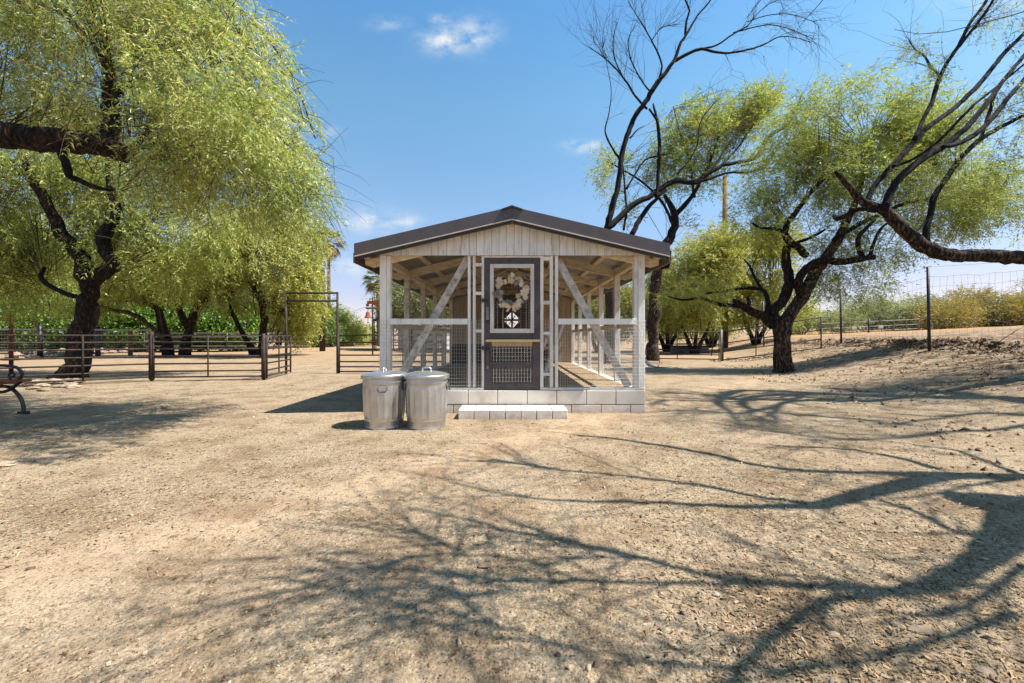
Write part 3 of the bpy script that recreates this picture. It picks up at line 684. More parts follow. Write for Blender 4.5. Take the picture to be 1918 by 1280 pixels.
t = thing('mesquite_tree', P(490, 668, 22)*[1, 1, 0], 'yellow-green mesquite with a single slim dark trunk left of the arched gateway', 'tree', 'mesquite trees around the yard')
_, c1 = limb('trunk', [(488, 670, 18), (491, 640, 13), (493, 610, 12), (492, 580, 12), (486, 558, 13), (478, 540, 12), (465, 530, 10), (448, 522, 8), (436, 514, 5)], 22, 'bark', t, 0, 10, .1, .1, 31)
_, c2 = limb('branch', [(488, 562, 10), (484, 540, 9), (478, 520, 8), (474, 490, 6), (478, 450, 4)], 22, 'bark', t, .3, 8, .1, .1, 32)
_, c3 = limb('branch', [(492, 556, 5), (508, 548, 5), (530, 540, 3)], 22, 'bark', t, 0, 6, .1, .1, 33)
_, c4 = limb('branch', [(478, 668, 18), (462, 640, 9), (448, 615, 8), (436, 590, 7), (428, 570, 5)], 22.4, 'bark', t, .3, 7, .1, .1, 34)
crown(t, [(500, 450, 110, 80, 22, 2.5), (430, 480, 80, 60, 22, 2), (548, 480, 42, 90, 21, 2), (540, 560, 60, 50, 23, 2, .8), (585, 530, 18, 50, 21, 1), (440, 560, 50, 30, 23, 2, .4), (565, 590, 45, 50, 24, 1.5, .9)], 8500, .66, LEAF['yell'], 'fine', 104, droop=.75, outw=.3, thr=.42, freq=.7, skel=[c1, c2], twigs=160, tr=.016)
# citrus hedge trees
for i, (px, D, rx, ry, py) in enumerate([(60, 27, 60, 38, 612), (225, 29, 62, 42, 610), (300, 31, 50, 44, 606), (372, 30, 55, 46, 606), (440, 31, 46, 40, 612), (130, 28, 48, 40, 612), (-30, 26, 50, 45, 605)]):
    b = P(px, 660, D)
    lab = ['bright green citrus tree behind the left fence, left of the gnarled mesquite', 'bright green citrus tree right of the gnarled mesquite trunk', 'bright green citrus tree behind the leaning limb', 'bright green citrus tree behind the twin trunks',
           'bright green citrus tree just left of the slim dark trunk', 'bright green citrus tree behind the gnarled mesquite trunk', 'bright green citrus tree at the far left edge'][i]
    t = thing('citrus_tree', (b[0], D, hz(b[0], D)), lab, 'tree', 'citrus trees behind the left fence')
    limb('trunk', [(px, 662, 7), (px+2, 640, 6), (px-2, 615, 4)], D, 'bark', t, 0, 6)
    crown(t, [(px, py, rx, ry, D, 1.9)], 3200, .44, LEAF['citrus'], 'broad', 110+i, droop=.2, outw=.5, thr=.46, freq=1.0, shell=3)
# darker trees standing behind them
bk = [(-20, 500, 120, 110, 36, 'mesq'), (110, 480, 120, 110, 40, 'mesq'), (260, 520, 110, 90, 42, 'dark'), (400, 540, 100, 90, 40, 'dark'), (520, 575, 80, 60, 44, 'dark'), (590, 600, 40, 42, 46, 'dark')]
for i, (px, py, rx, ry, D, lf) in enumerate(bk):
    b = P(px, py, D); t = thing('background_tree', (b[0], D, hz(b[0], D)),
        ['tall olive-green tree filling the far left behind everything', 'tall olive-green tree rising behind the gnarled mesquite', 'dark green tree far behind the twin-trunked mesquite', 'dark green tree far behind the citrus row, left of centre', 'dark green tree far behind the slim mesquite', 'dark low tree seen through the arched gateway'][i], 'tree', 'trees in the left background')
    limb('trunk', [(px, CY+EYE*F/D+2, 9), (px+3, 620, 7), (px-2, py, 4)], D, 'bark', t, 0, 6)
    crown(t, [(px, py, rx, ry, D, 4), (px+rx*.3, py+ry*.45, rx*.7, ry*.5, D-1, 3)], 2500, 1.15, LEAF[lf], 'fine', 130+i, droop=.3, thr=.36, freq=.45, shell=2.5)
# small trees right of the gateway and behind the coop's left mesh
for i, (blobs, D, n, L, lf, lab) in enumerate([
        ([(640, 615, 34, 26, 50, 3), (625, 600, 20, 22, 50, 2), (665, 628, 25, 12, 50, 2)], 50, 2200, 1.1, 'mesq', 'small round green tree beyond the white fence, right of the arched gateway'),
        ([(770, 560, 46, 40, 34, 3), (735, 575, 26, 30, 34, 2), (815, 565, 36, 36, 34, 3)], 34, 4200, .9, 'olive', 'grey-green tree seen through the left netting of the coop'),
        ([(860, 560, 46, 44, 30, 3)], 30, 2200, .8, 'mesq', 'green tree behind the left rear of the coop')]):
    b = P(blobs[0][0], 640, D); t = thing('background_tree', (b[0], D, 0), lab, 'tree')
    limb('trunk', [(blobs[0][0], CY+EYE*F/D+1, 8), (blobs[0][0], blobs[0][1], 4)], D, 'bark', t, 0, 6)
    crown(t, blobs, n, L, LEAF[lf], 'fine', 150+i, droop=.2, thr=.4, freq=.6)

# ---- palms
def palm(px, py, D, rpx, base_py, lab, seed, short=False):
    r = np.random.RandomState(seed); c = P(px, py, D); s = D/F
    t = thing('fan_palm', (c[0], D, 0), lab, 'palm', 'fan palms in the distance')
    V, Fc = tubev([(c[0]+.2, D, -.1), (c[0], D, c[2]*.5), (c[0], D, c[2])], [.32 if not short else .22, .26, .22], 8, .05, seed=seed); obj('trunk', V, Fc, MAT['palmtrunk'], t, smooth=True)
    Rl = rpx*s
    for part, n, m, lo_, hi_ in (('frond', 34, LEAF['palm'], -.55, 1.0), ('dry_frond', 16, LEAF['dry'], -1.5, -.75)):
        for k in range(n):
            a = r.rand()*6.283; e = lo_+(hi_-lo_)*r.rand(); d = np.array([math.cos(a)*math.cos(e), math.sin(a)*math.cos(e), math.sin(e)])
            side = np.cross(d, [0, 0, 1.]); side /= np.linalg.norm(side); up = np.cross(side, d); L = Rl*(.8+.3*r.rand())
            hub = c+d*L*.45; V, Fc = [], []
            V2, F2 = tubev([c, c+d*L*.25-np.array([0, 0, .02*L]), hub], [.03, .025, .015], 3, cap=False); V += V2.tolist(); Fc += F2
            for q in range(13):
                f = -1.15+2.3*q/12; dd = d*math.cos(f)+side*math.sin(f); l = L*.55*(1-.25*abs(f)); b0 = len(V)
                e1 = hub+dd*l*.6+up*.03*l; tip = hub+dd*l-np.array([0, 0, .35*l]); w_ = np.cross(dd, up)*l*.055
                V += [hub.tolist(), (e1+w_).tolist(), tip.tolist(), (e1-w_).tolist()]; Fc.append((b0, b0+1, b0+2, b0+3))
            obj(part, V, Fc, m, t)
palm(615, 452, 62, 34, 650, 'tall fan palm rising above the yellow-green mesquite', 1)
palm(708, 522, 48, 38, 645, 'fan palm behind the left front post of the coop', 2)
palm(678, 628, 58, 24, 645, 'low young fan palm beyond the white fence', 3, True)
palm(704, 622, 56, 26, 645, 'bushy young fan palm beside the bell stand', 4, True)

# ---- right side: bare forked mesquite behind the coop
def Z(L, k=1.0): return [(1080+.375*a, .375*b, .375*c*k) for a, b, c in L]
t = thing('bare_mesquite_tree', P(1143, 680, 16)*[1, 1, 0], 'tall nearly bare mesquite with black forked limbs rising behind the coop roof', 'tree')
_, d0 = limb('trunk', [(1137, 684, 26), (1140, 640, 21), (1143, 590, 19), (1140, 540, 16), (1137, 490, 14), (1138, 440, 14)], 16, 'barkd', t, 0, 12, .1, .08, 41)
D5 = {}
specs = dict(
 A=[(150, 1160, 34), (170, 1050, 30), (205, 920, 28), (222, 780, 27), (250, 680, 25), (290, 580, 24), (340, 510, 25), (390, 430, 24), (450, 350, 20), (490, 290, 17), (520, 210, 14), (560, 150, 11), (600, 80, 8), (660, 10, 7), (710, -70, 5)],
 A2=[(490, 305, 16), (560, 265, 14), (620, 245, 13), (690, 260, 10), (760, 265, 9), (850, 250, 8), (930, 225, 6), (1010, 185, 4), (1100, 190, 3), (1170, 215, 2)],
 A3=[(620, 245, 9), (700, 225, 8), (780, 170, 7), (850, 130, 6), (900, 70, 4), (960, 20, 3), (1040, -10, 2)],
 A4=[(780, 165, 6), (870, 140, 5), (960, 125, 4), (1060, 145, 3), (1190, 200, 2)],
 A5=[(850, 110, 4), (950, 78, 4), (1060, 72, 3), (1180, 110, 2), (1210, 140, 1.5)],
 A6=[(540, 175, 11), (545, 110, 10), (560, 55, 8), (540, 0, 7), (530, -50, 5)],
 B=[(350, 545, 12), (290, 480, 10), (240, 400, 9), (180, 330, 7), (110, 270, 4), (65, 240, 2)],
 B2=[(240, 405, 6), (190, 300, 5), (180, 200, 4), (200, 110, 2)],
 B3=[(185, 340, 5), (130, 270, 4), (140, 180, 2)],
 C=[(372, 465, 9), (320, 400, 7), (270, 300, 5), (255, 200, 4), (290, 130, 2)],
 Dd=[(412, 385, 10), (424, 330, 8), (400, 260, 7), (370, 200, 6), (330, 130, 5), (280, 50, 3), (255, 5, 2)],
 D2=[(372, 205, 5), (410, 150, 4), (450, 130, 3), (500, 125, 2)],
 E=[(215, 800, 12), (170, 730, 9), (140, 655, 8), (160, 560, 5), (170, 450, 4), (150, 330, 3), (135, 240, 2)],
 Fl=[(145, 1145, 34), (220, 1080, 30), (280, 1020, 27), (350, 990, 26), (410, 945, 26), (490, 905, 26), (570, 912, 24), (640, 880, 20), (720, 830, 18), (810, 810, 17), (880, 795, 16), (920, 750, 16), (960, 680, 17), (1040, 630, 14), (1080, 570, 11), (1122, 475, 7)],
 F2=[(570, 920, 14), (660, 895, 12), (760, 862, 10), (850, 862, 9), (950, 840, 6), (1050, 848, 4)],
 F3=[(1040, 630, 9), (1130, 602, 6), (1200, 598, 4), (1290, 560, 2)],
 F4=[(820, 830, 7), (900, 815, 6), (1000, 780, 4), (1080, 790, 3)],
 F5=[(930, 745, 6), (1000, 740, 5), (1080, 700, 3), (1150, 640, 2)],
 G=[(392, 985, 16), (402, 930, 15), (406, 850, 16), (411, 750, 16), (406, 650, 15), (395, 585, 13), (380, 520, 8)],
 H=[(245, 945, 10), (290, 870, 9), (340, 800, 9), (400, 780, 9), (465, 765, 6)],
 I=[(232, 1150, 12), (246, 1060, 11), (240, 960, 10), (232, 870, 8), (222, 790, 8)],
 J=[(270, 1180, 24), (320, 1085, 22), (380, 1010, 18), (440, 950, 14)],
 K=[(265, 690, 9), (300, 650, 6), (335, 630, 3)],
 Lq=[(360, 545, 10), (390, 590, 11), (402, 600, 12)],
 Nn=[(500, 870, 7), (560, 800, 6), (600, 720, 6), (620, 600, 5), (700, 500, 3)],
 O=[(660, 870, 6), (730, 760, 5), (800, 650, 4), (850, 560, 3)])
for i, (k, L) in enumerate(specs.items()):
    _, D5[k] = limb('branch', Z(L, 1.05), 15.8, 'barkd', t, (-.8 if k[0] in 'ABCD' else .6)*.8, 9 if L[0][2] > 12 else 6, .1, .12, 50+i, step=.16)
mb = MB(); rr = np.random.RandomState(9)
def tipfan(path, n, length, spread, kids=3, grav=.1, start=.35, r0=.012, up=(0, 0, 0)):
    for q in range(n):
        k = rr.randint(int(len(path)*start), len(path)-1); d = path[k+1]-path[k]; d /= np.linalg.norm(d)
        dead_twigs(mb, path[k], d+spread*rr.randn(3)+np.array(up), length*(.5+.8*rr.rand()), r0, 1, rr, grav, .3, kids)
for k in ('A2', 'A3', 'A4', 'A5'): tipfan(D5[k], 16, 1.1, .35, 3, .18, .35, .008)
for k in ('B', 'B2', 'B3', 'C', 'Dd', 'D2'): tipfan(D5[k], 13, 1.5, .35, 3, -.15, .2, .008, up=(-.1, 0, .5))
for k in ('A', 'A6'): tipfan(D5[k], 7, 1.0, .5, 3, -.1, .55, .008, up=(0, 0, .4))
for k in ('E', 'H', 'I'): tipfan(D5[k], 4, .8, .5, 2, 0, .3, .008)
for k in ('Fl', 'F2', 'F3', 'F4', 'F5', 'Nn', 'O'): tipfan(D5[k], 14, 1.3, .45, 3, -.05, .35, .010, up=(.2, 0, .35))
mb.build('twigs', MAT['twigd'], t, kind='stuff')
crown(t, [(1480, 270, 50, 60, 15.5, .8, .5), (1440, 300, 60, 40, 15.5, 1, .4)], 160, .32, LEAF['mesq'], 'feather', 160, droop=.2, thr=.4, freq=1.5)

# ---- leafy mesquite at the coop's right rear corner
t = thing('mesquite_tree', P(1222, 675, 18.6)*[1, 1, 0], 'dark-trunked mesquite just right of the coop with a thin pale crown', 'tree', 'mesquite trees around the yard')
_, e1 = limb('trunk', [(1220, 678, 34), (1222, 650, 26), (1222, 610, 25), (1226, 570, 23), (1228, 530, 22), (1230, 500, 22), (1240, 470, 20), (1252, 450, 18)], 18.4, 'barkg', t, 0, 14, .14, .1, 61, gnarl=.1)
_, e2 = limb('branch', [(1250, 455, 16), (1262, 425, 14), (1262, 400, 12), (1252, 380, 9), (1243, 365, 6)], 18.4, 'barkd', t, 0, 9, .1, .1, 62)
_, e3 = limb('branch', [(1262, 405, 10), (1285, 380, 9), (1300, 360, 7), (1330, 300, 5), (1350, 240, 3)], 18.4, 'barkd', t, .3, 8, .1, .1, 63)
_, e4 = limb('branch', [(1262, 430, 6), (1240, 380, 5), (1200, 340, 4), (1150, 310, 3)], 18.8, 'barkd', t, .4, 6, .1, .1, 64)
_, e5 = limb('branch', [(1232, 500, 8), (1250, 500, 8), (1252, 485, 7), (1254, 470, 6)], 18.2, 'barkd', t, 0, 6, .1, .1, 65)
_, e6 = limb('branch', [(1300, 370, 5), (1290, 300, 4), (1270, 240, 3), (1260, 200, 2)], 18.6, 'twig', t, .3, 6, .1, .1, 66)
_, e7 = limb('branch', [(1310, 340, 5), (1370, 290, 4), (1410, 230, 3), (1430, 190, 2)], 18.6, 'twig', t, .3, 6, .1, .1, 67)
crown(t, [(1300, 250, 80, 62, 19, 2), (1380, 230, 60, 50, 19, 2), (1410, 200, 40, 26, 19, 1.5), (1250, 310, 50, 60, 19, 1.5, .7), (1140, 330, 38, 50, 19.5, 1.3, .75), (1330, 330, 80, 40, 19, 1.5, .4), (1165, 400, 25, 30, 19.5, 1, .4), (1280, 440, 20, 40, 18.6, 1, .5)],
      4300, .5, LEAF['mesq'], 'fine', 161, droop=-.1, outw=.3, bias=(.2, 0, .3), thr=.47, freq=1.0, skel=[e2, e3, e4, e6, e7], twigs=450, tr=.006, tkeep=.9)

# ---- forked mesquite in the middle of the slope
t = thing('mesquite_tree', P(1464, 690, 12)*[1, 1, 0], 'spreading mesquite with a rough forked trunk standing on the slope right of the coop', 'tree', 'mesquite trees around the yard')
_, f0 = limb('trunk', [(1466, 700, 37), (1465, 690, 31), (1462, 660, 27), (1462, 635, 26), (1464, 612, 29), (1468, 598, 26)], 12, 'barkg', t, 0, 16, .12, .07, 71)
_, f1 = limb('branch', [(1464, 618, 24), (1482, 588, 23), (1500, 560, 22), (1514, 535, 21), (1526, 512, 20), (1545, 486, 17), (1560, 462, 17), (1575, 440, 16), (1584, 415, 14), (1600, 385, 11), (1615, 330, 8), (1625, 270, 5)], 12, 'barkg', t, -.5, 13, .12, .08, 72)
_, f2 = limb('branch', [(1500, 560, 16), (1493, 535, 15), (1500, 515, 15), (1520, 494, 15), (1550, 488, 14), (1580, 490, 13), (1610, 486, 12), (1638, 482, 9)], 11.9, 'bark', t, -.6, 10, .12, .1, 73)
_, f3 = limb('branch', [(1618, 486, 8), (1606, 462, 8), (1610, 440, 7), (1638, 412, 5)], 11.4, 'bark', t, -.2, 7, .1, .1, 74)
_, f4 = limb('branch', [(1628, 484, 7), (1634, 460, 6), (1648, 430, 5), (1662, 418, 3)], 11.4, 'bark', t, -.2, 7, .1, .1, 75)
_, f5 = limb('branch', [(1460, 612, 20), (1446, 585, 18), (1462, 568, 17), (1472, 548, 17), (1476, 520, 16), (1470, 490, 15), (1472, 462, 12)], 12, 'bark', t, 0, 11, .12, .1, 76)
_, f6 = limb('branch', [(1510, 480, 12), (1490, 462, 13), (1470, 446, 12), (1472, 425, 10), (1488, 400, 9), (1510, 370, 8), (1535, 340, 7), (1548, 332, 4)], 11.8, 'barkd', t, -.2, 9, .12, .12, 77)
_, f7 = limb('branch', [(1470, 438, 7), (1450, 428, 6), (1425, 428, 5), (1408, 418, 4)], 11.7, 'barkd', t, 0, 6, .1, .1, 78)
_, f8 = limb('branch', [(1448, 612, 16), (1428, 592, 16), (1408, 584, 14), (1385, 570, 11), (1372, 562, 8)], 12, 'bark', t, 0, 10, .12, .1, 79)
_, f9 = limb('branch', [(1384, 574, 9), (1350, 570, 8), (1310, 560, 6), (1275, 562, 4), (1250, 555, 2)], 12, 'barkd', t, .5, 7, .12, .12, 80)
_, f10 = limb('branch', [(1400, 582, 8), (1402, 565, 7), (1398, 556, 5)], 12, 'bark', t, 0, 6, .1, .1, 81)
_, f11 = limb('branch', [(1432, 600, 10), (1438, 570, 8), (1430, 545, 7), (1400, 540, 6), (1360, 545, 5), (1320, 550, 3)], 12, 'barkd', t, .4, 7, .12, .12, 82)
_, f12 = limb('branch', [(1424, 540, 6), (1410, 515, 5), (1403, 498, 4), (1392, 486, 3)], 12, 'barkd', t, .1, 6, .1, .1, 83)
_, f13 = limb('branch', [(1490, 455, 6), (1520, 445, 6), (1545, 430, 4)], 11.8, 'barkd', t, 0, 6, .1, .1, 84)
_, f14 = limb('branch', [(1560, 450, 8), (1600, 425, 9), (1640, 405, 8), (1700, 380, 6), (1780, 370, 4), (1850, 390, 3)], 11.6, 'barkd', t, .4, 7, .1, .1, 85)
sk = [f1, f2, f3, f4, f5, f6, f9, f11, f14]
crown(t, [(1560, 215, 110, 55, 12, 1.6), (1650, 235, 110, 70, 12, 1.6), (1500, 260, 90, 60, 12, 1.6, .9), (1490, 340, 100, 60, 12, 1.5, .8), (1600, 330, 110, 70, 12, 1.5, .9), (1720, 330, 110, 70, 12, 1.5, .8), (1780, 400, 110, 50, 12, 1.2, .8), (1740, 240, 70, 60, 12, 1.2, .8), (1850, 350, 70, 50, 12, 1.2, .6),
          (1520, 430, 80, 50, 12, 1.2, .6), (1600, 440, 60, 40, 12, 1, .6), (1560, 510, 45, 55, 11.8, .8, .55), (1620, 540, 40, 40, 11.6, .7, .35), (1660, 470, 60, 40, 11.8, .8, .5), (1420, 400, 60, 60, 12.4, 1, .6), (1880, 430, 40, 40, 12, 1, .4)],
      12500, .40, LEAF['mesq'], 'feather', 162, droop=.25, outw=.45, bias=(.15, 0, 0), thr=.49, freq=1.15, skel=sk, twigs=550, tr=.005, tkeep=.7)
crown(t, [(1310, 545, 60, 22, 12.4, .8), (1270, 560, 40, 20, 12.6, .6)], 500, .34, LEAF['yell'], 'feather', 163, droop=.2, thr=.4, freq=1.3, name='low_crown')

# ---- yellow-green trees behind it
for i, (blobs, D, n, lab, tx) in enumerate([
        ([(1320, 500, 62, 62, 26, 2.5), (1290, 560, 50, 50, 26, 2), (1345, 455, 40, 30, 26, 2)], 26, 4600, 'dense yellow-green mesquite between the coop and the timber pole', 1300),
        ([(1410, 500, 66, 60, 28, 2.5), (1395, 570, 56, 42, 28, 2), (1440, 450, 50, 34, 28, 2), (1480, 560, 30, 40, 28, 2, .5)], 28, 4600, 'dense yellow-green mesquite behind the forked trunk', 1415),
        ([(1255, 575, 34, 46, 30, 2), (1235, 520, 26, 42, 30, 2)], 30, 2200, 'green mesquite directly behind the dark trunk at the coop corner', 1248),
        ([(1130, 580, 60, 50, 29, 2.5), (1075, 575, 50, 50, 30, 2), (1180, 585, 40, 46, 28, 2)], 29, 5200, 'dense green mesquite seen through the right netting of the coop', 1120),
        ([(1340, 600, 60, 26, 36, 3), (1260, 610, 60, 20, 36, 3)], 36, 2600, 'low yellow-green thicket tree beyond the water trough', 1330)]):
    b = P(tx, 640, D); z0 = hz(b[0], D); pyb = CY+(EYE-z0)*F/D
    t = thing('mesquite_tree', (b[0], D, z0), lab, 'tree', 'mesquite trees around the yard')
    sks = []
    for j, dx in enumerate((-14, 2, 16)):
        _, q = limb('trunk' if j == 1 else 'branch', [(tx+dx*.2, pyb+1, 9), (tx+dx*.7, pyb-20, 7), (tx+dx*1.6, pyb-50, 5), (tx+dx*2, pyb-90, 3)], D, 'barkd', t, 0, 6, .1, .15, 200+i*5+j); sks.append(q)
    crown(t, blobs, n, .74, LEAF['yell'], 'fine', 170+i, droop=.35, thr=.4, freq=.65, skel=sks, twigs=120, tr=.014)

GS = np.array(sdir)
# ---- near limb reaching in from the right
t = thing('mesquite_tree', (10.6, 5.4, hz(10.6, 5.4)), 'mesquite reaching in from the right edge with one long horizontal limb and upright shoots', 'tree', 'mesquite trees around the yard')
_, g0 = limb('branch', [(2080, 512, 34), (1990, 492, 29), (1918, 484, 26), (1850, 478, 25), (1790, 480, 24), (1745, 470, 25), (1710, 448, 22), (1675, 415, 19), (1650, 392, 17), (1615, 378, 14), (1590, 350, 11), (1563, 322, 6)], 6.3, 'barkg', t, .2, 14, .1, .08, 91, step=.07)
tp, tr_ = smooth_path([(10.7, 5.4, hz(10.7, 5.4)-.2), (10.6, 5.5, 1.5), (10.2, 5.8, 2.1), (9.5, 6.2, 2.1)], [.32, .24, .2, .17], .1, .08, 2)
V, Fc = tubev(tp, tr_, 14, .1, seed=5); obj('trunk', V, Fc, MAT['barkg'], t, smooth=True)
sh = [
 [(1655, 392, 14), (1672, 352, 13), (1690, 328, 13), (1735, 292, 12), (1765, 275, 12), (1810, 238, 10), (1850, 190, 8), (1880, 150, 7), (1925, 95, 6), (1990, 20, 4)],
 [(1622, 378, 9), (1640, 345, 9), (1672, 310, 10), (1715, 262, 9), (1735, 240, 9), (1790, 200, 8), (1840, 150, 8), (1880, 100, 7), (1925, 55, 6), (2000, -30, 4)],
 [(1738, 466, 12), (1733, 440, 11), (1742, 400, 10), (1748, 370, 10), (1775, 330, 9), (1800, 295, 9), (1835, 262, 8), (1880, 235, 7), (1940, 205, 5)],
 [(1712, 262, 7), (1728, 225, 6), (1745, 190, 7), (1757, 150, 7), (1775, 115, 6), (1795, 85, 6), (1815, 45, 5), (1845, 5, 5), (1860, -30, 4)],
 [(1795, 88, 5), (1825, 50, 5), (1850, 15, 4), (1870, -20, 4)],
 [(1762, 145, 4), (1742, 125, 4), (1730, 105, 3), (1712, 92, 2.5), (1702, 76, 2)],
 [(1765, 276, 8), (1810, 262, 9), (1855, 225, 8), (1890, 180, 7), (1925, 140, 6), (1980, 60, 4)],
 [(1672, 312, 6), (1710, 298, 5), (1760, 262, 5), (1820, 200, 5), (1870, 160, 4), (1930, 110, 3)],
 [(1835, 262, 5), (1850, 220, 6), (1862, 180, 5), (1880, 150, 4)],
 [(1640, 395, 9), (1610, 392, 8), (1570, 410, 9), (1562, 405, 6)],
 [(1700, 440, 5), (1720, 430, 4), (1732, 415, 4), (1740, 408, 3)]]
sk = [g0]
for i, L in enumerate(sh):
    _, q = limb('branch', L, 6.35+.15*(i % 3), 'barkd' if i != 9 else 'bark', t, .3+.5*(i % 2), 8, .08, .08, 95+i, step=.08); sk.append(q)
mb = MB(); rr = np.random.RandomState(4)
for q in sk[1:9]:
    for _ in range(12):
        k = rr.randint(3, len(q)-1); d = q[k+1]-q[k]; d /= np.linalg.norm(d)
        dead_twigs(mb, q[k], d+.35*rr.randn(3)+np.array([.15, 0, .1]), .5+.8*rr.rand(), .0045, 1, rr, .05, .2, 3)
mb.build('twigs', MAT['twig'], t, kind='stuff')
crown(t, [(1712, 88, 18, 14, 6.5, .2, 2), (1740, 130, 25, 20, 6.5, .3, 1), (1850, 300, 110, 60, 6.8, .6, .6), (1880, 200, 60, 60, 6.8, .6, .5), (1850, 20, 30, 30, 6.8, .3, .8), (1900, 390, 60, 40, 6.9, .5, .8), (1800, 340, 80, 50, 6.8, .5, .5), (2020, 200, 90, 150, 6.9, .8, .8), (2000, 380, 90, 60, 7, .8, .8)],
      1500, .22, LEAF['near'], 'feather', 164, droop=.5, outw=.3, thr=.5, freq=2.2)

crown(t, [(2120, 120, 150, 160, 6.6, 1.6), (2200, 260, 160, 120, 6.8, 1.8), (2100, -60, 220, 100, 6.4, 1.6), (2350, 120, 160, 160, 6.2, 1.8)], 1900, .26, LEAF['near'], 'feather', 165, droop=.4, outw=.3, thr=.53, freq=1.3, name='outer_crown')
mb = MB(); rr = np.random.RandomState(14)
for k in range(46):
    q = P(2000+260*rr.rand(), 440-360*rr.rand(), 6.0+1.6*rr.rand()); dead_twigs(mb, q, (-.2+.8*rr.rand(), .5*rr.randn(), .9), .9+1.1*rr.rand(), .016, 2, rr, .05, .25, 3)
mb.build('outer_twigs', MAT['twig'], t, kind='stuff')
def lifted(L, h0, h1):
    pts, rad = [], []
    for i, (px, py, wd) in enumerate(L):
        g = groundpt(px, py); h = h0+(h1-h0)*i/(len(L)-1); pts.append(g+GS*h/GS[2]); rad.append(min(.16, wd*.5*g[1]/F*max(.8, .8*g[1]/EYE)*.85))
    return np.array(pts), np.array(rad)
upl = [[(1960, 748, 5), (1780, 745, 5), (1650, 742, 4.5), (1560, 738, 4.5), (1450, 733, 4), (1380, 733, 4), (1350, 745, 3.5), (1345, 758, 3), (1365, 770, 2.5), (1378, 788, 2)],
 [(1700, 744, 4), (1650, 741, 4), (1520, 738, 4), (1420, 742, 4), (1390, 752, 3.5), (1400, 765, 3), (1440, 775, 2.5), (1452, 792, 2)],
 [(1600, 746, 3.5), (1560, 748, 3.5), (1480, 752, 3), (1458, 760, 3), (1450, 772, 2.5), (1420, 785, 2), (1432, 800, 2)],
 [(1460, 760, 3), (1380, 775, 3), (1300, 768, 2), (1235, 772, 1.5)], [(1445, 772, 2.5), (1500, 778, 2), (1580, 784, 2), (1650, 790, 1.5)],
 [(1720, 660, 2), (1650, 668, 2.2), (1560, 680, 2.5), (1500, 690, 2.5), (1400, 695, 2), (1300, 698, 2), (1215, 700, 1.5)],
 [(1930, 672, 2.6), (1850, 685, 2.6), (1750, 700, 2.6), (1650, 714, 2.4), (1580, 712, 2.2), (1480, 700, 2), (1350, 690, 1.8), (1230, 685, 1.4)],
 [(1940, 662, 2.4), (1800, 680, 2.6), (1700, 695, 2.6), (1640, 710, 2.4), (1580, 722, 2), (1500, 722, 1.6), (1400, 716, 1.4)],
 [(1940, 755, 7), (1800, 738, 5), (1700, 728, 4), (1640, 735, 3), (1560, 728, 2)], [(1950, 792, 5), (1800, 808, 4), (1700, 820, 3.5), (1600, 824, 3), (1520, 818, 2), (1440, 806, 1.5)],
 [(1940, 700, 3), (1850, 712, 3), (1760, 716, 2.4), (1680, 722, 2)], [(1930, 778, 4), (1830, 775, 3), (1740, 786, 2.4), (1660, 800, 2)], [(1360, 745, 2.5), (1300, 738, 2), (1240, 735, 1.5)], [(1390, 752, 2.5), (1320, 752, 2), (1250, 750, 1.5), (1215, 756, 1)]]
PS, DS, mb = [], [], MB()
for i, L in enumerate(upl):
    if i in (5, 6, 7): continue
    p, r_ = lifted(L, 7.9, 9.6); p, r_ = smooth_path(p, r_*1.25, .2, .04, 700+i); V, Fc = tubev(p, r_, 7, .06, seed=i); obj('branch', V, Fc, MAT['bark'], t, smooth=True)
    for _ in range(14):
        k = rr.randint(len(p)//4, len(p)-1); d = p[k+1]-p[k]; d /= np.linalg.norm(d); e = d+.5*rr.randn(3); e[2] = abs(e[2]); L_ = .6+.9*rr.rand()
        if p[k][2]-EYE < .98*p[k][1] and p[k][0] < 1.25*p[k][1]: continue
        dead_twigs(mb, p[k], e, L_, .018, 1, rr, 0, .25, 3); e /= np.linalg.norm(e)
        if p[k][0] > 1.34*p[k][1] or True:
            for _ in range(rr.randint(3, 9)): PS.append(p[k]+e*L_*(.3+.7*rr.rand())+rr.randn(3)*[.25, .2, .2]); DS.append(e+.6*rr.randn(3))
mb.build('upper_twigs', MAT['twig'], t, kind='stuff')
place_sprays(np.array(PS), np.array(DS), .26, 'feather', 402, 'upper_crown', LEAF['near'], t)
# ---- mesquite outside the frame at the right: its branches shade the foreground
GS = np.array(sdir)
def lifth(Y): return 1.55+.9*Y
def lifted(L, h0, h1):
    pts, rad = [], []
    for i, (px, py, wd) in enumerate(L):
        g = groundpt(px, py); h = lifth(g[1]); pts.append(g+GS*h/GS[2]); rad.append(min(.16, wd*.5*g[1]/F*max(.8, .8*g[1]/EYE)*.85))
    return np.array(pts), np.array(rad)
t = thing('mesquite_tree', (7.6, 1.4, hz(7.6, 1.4)), 'mesquite just outside the right edge whose branch shadows cross the foreground', 'tree', 'mesquite trees around the yard')
tp, tr_ = smooth_path([(7.6, 1.4, hz(7.6, 1.4)-.2), (7.5, 1.5, 1.4), (7.0, 1.7, 2.8), (6.2, 1.95, 3.6), (5.4, 2.2, 4.0)], [.34, .28, .24, .2, .16], .1, .08, 2)
V, Fc = tubev(tp, tr_, 14, .1, seed=6); obj('trunk', V, Fc, MAT['bark'], t, smooth=True)
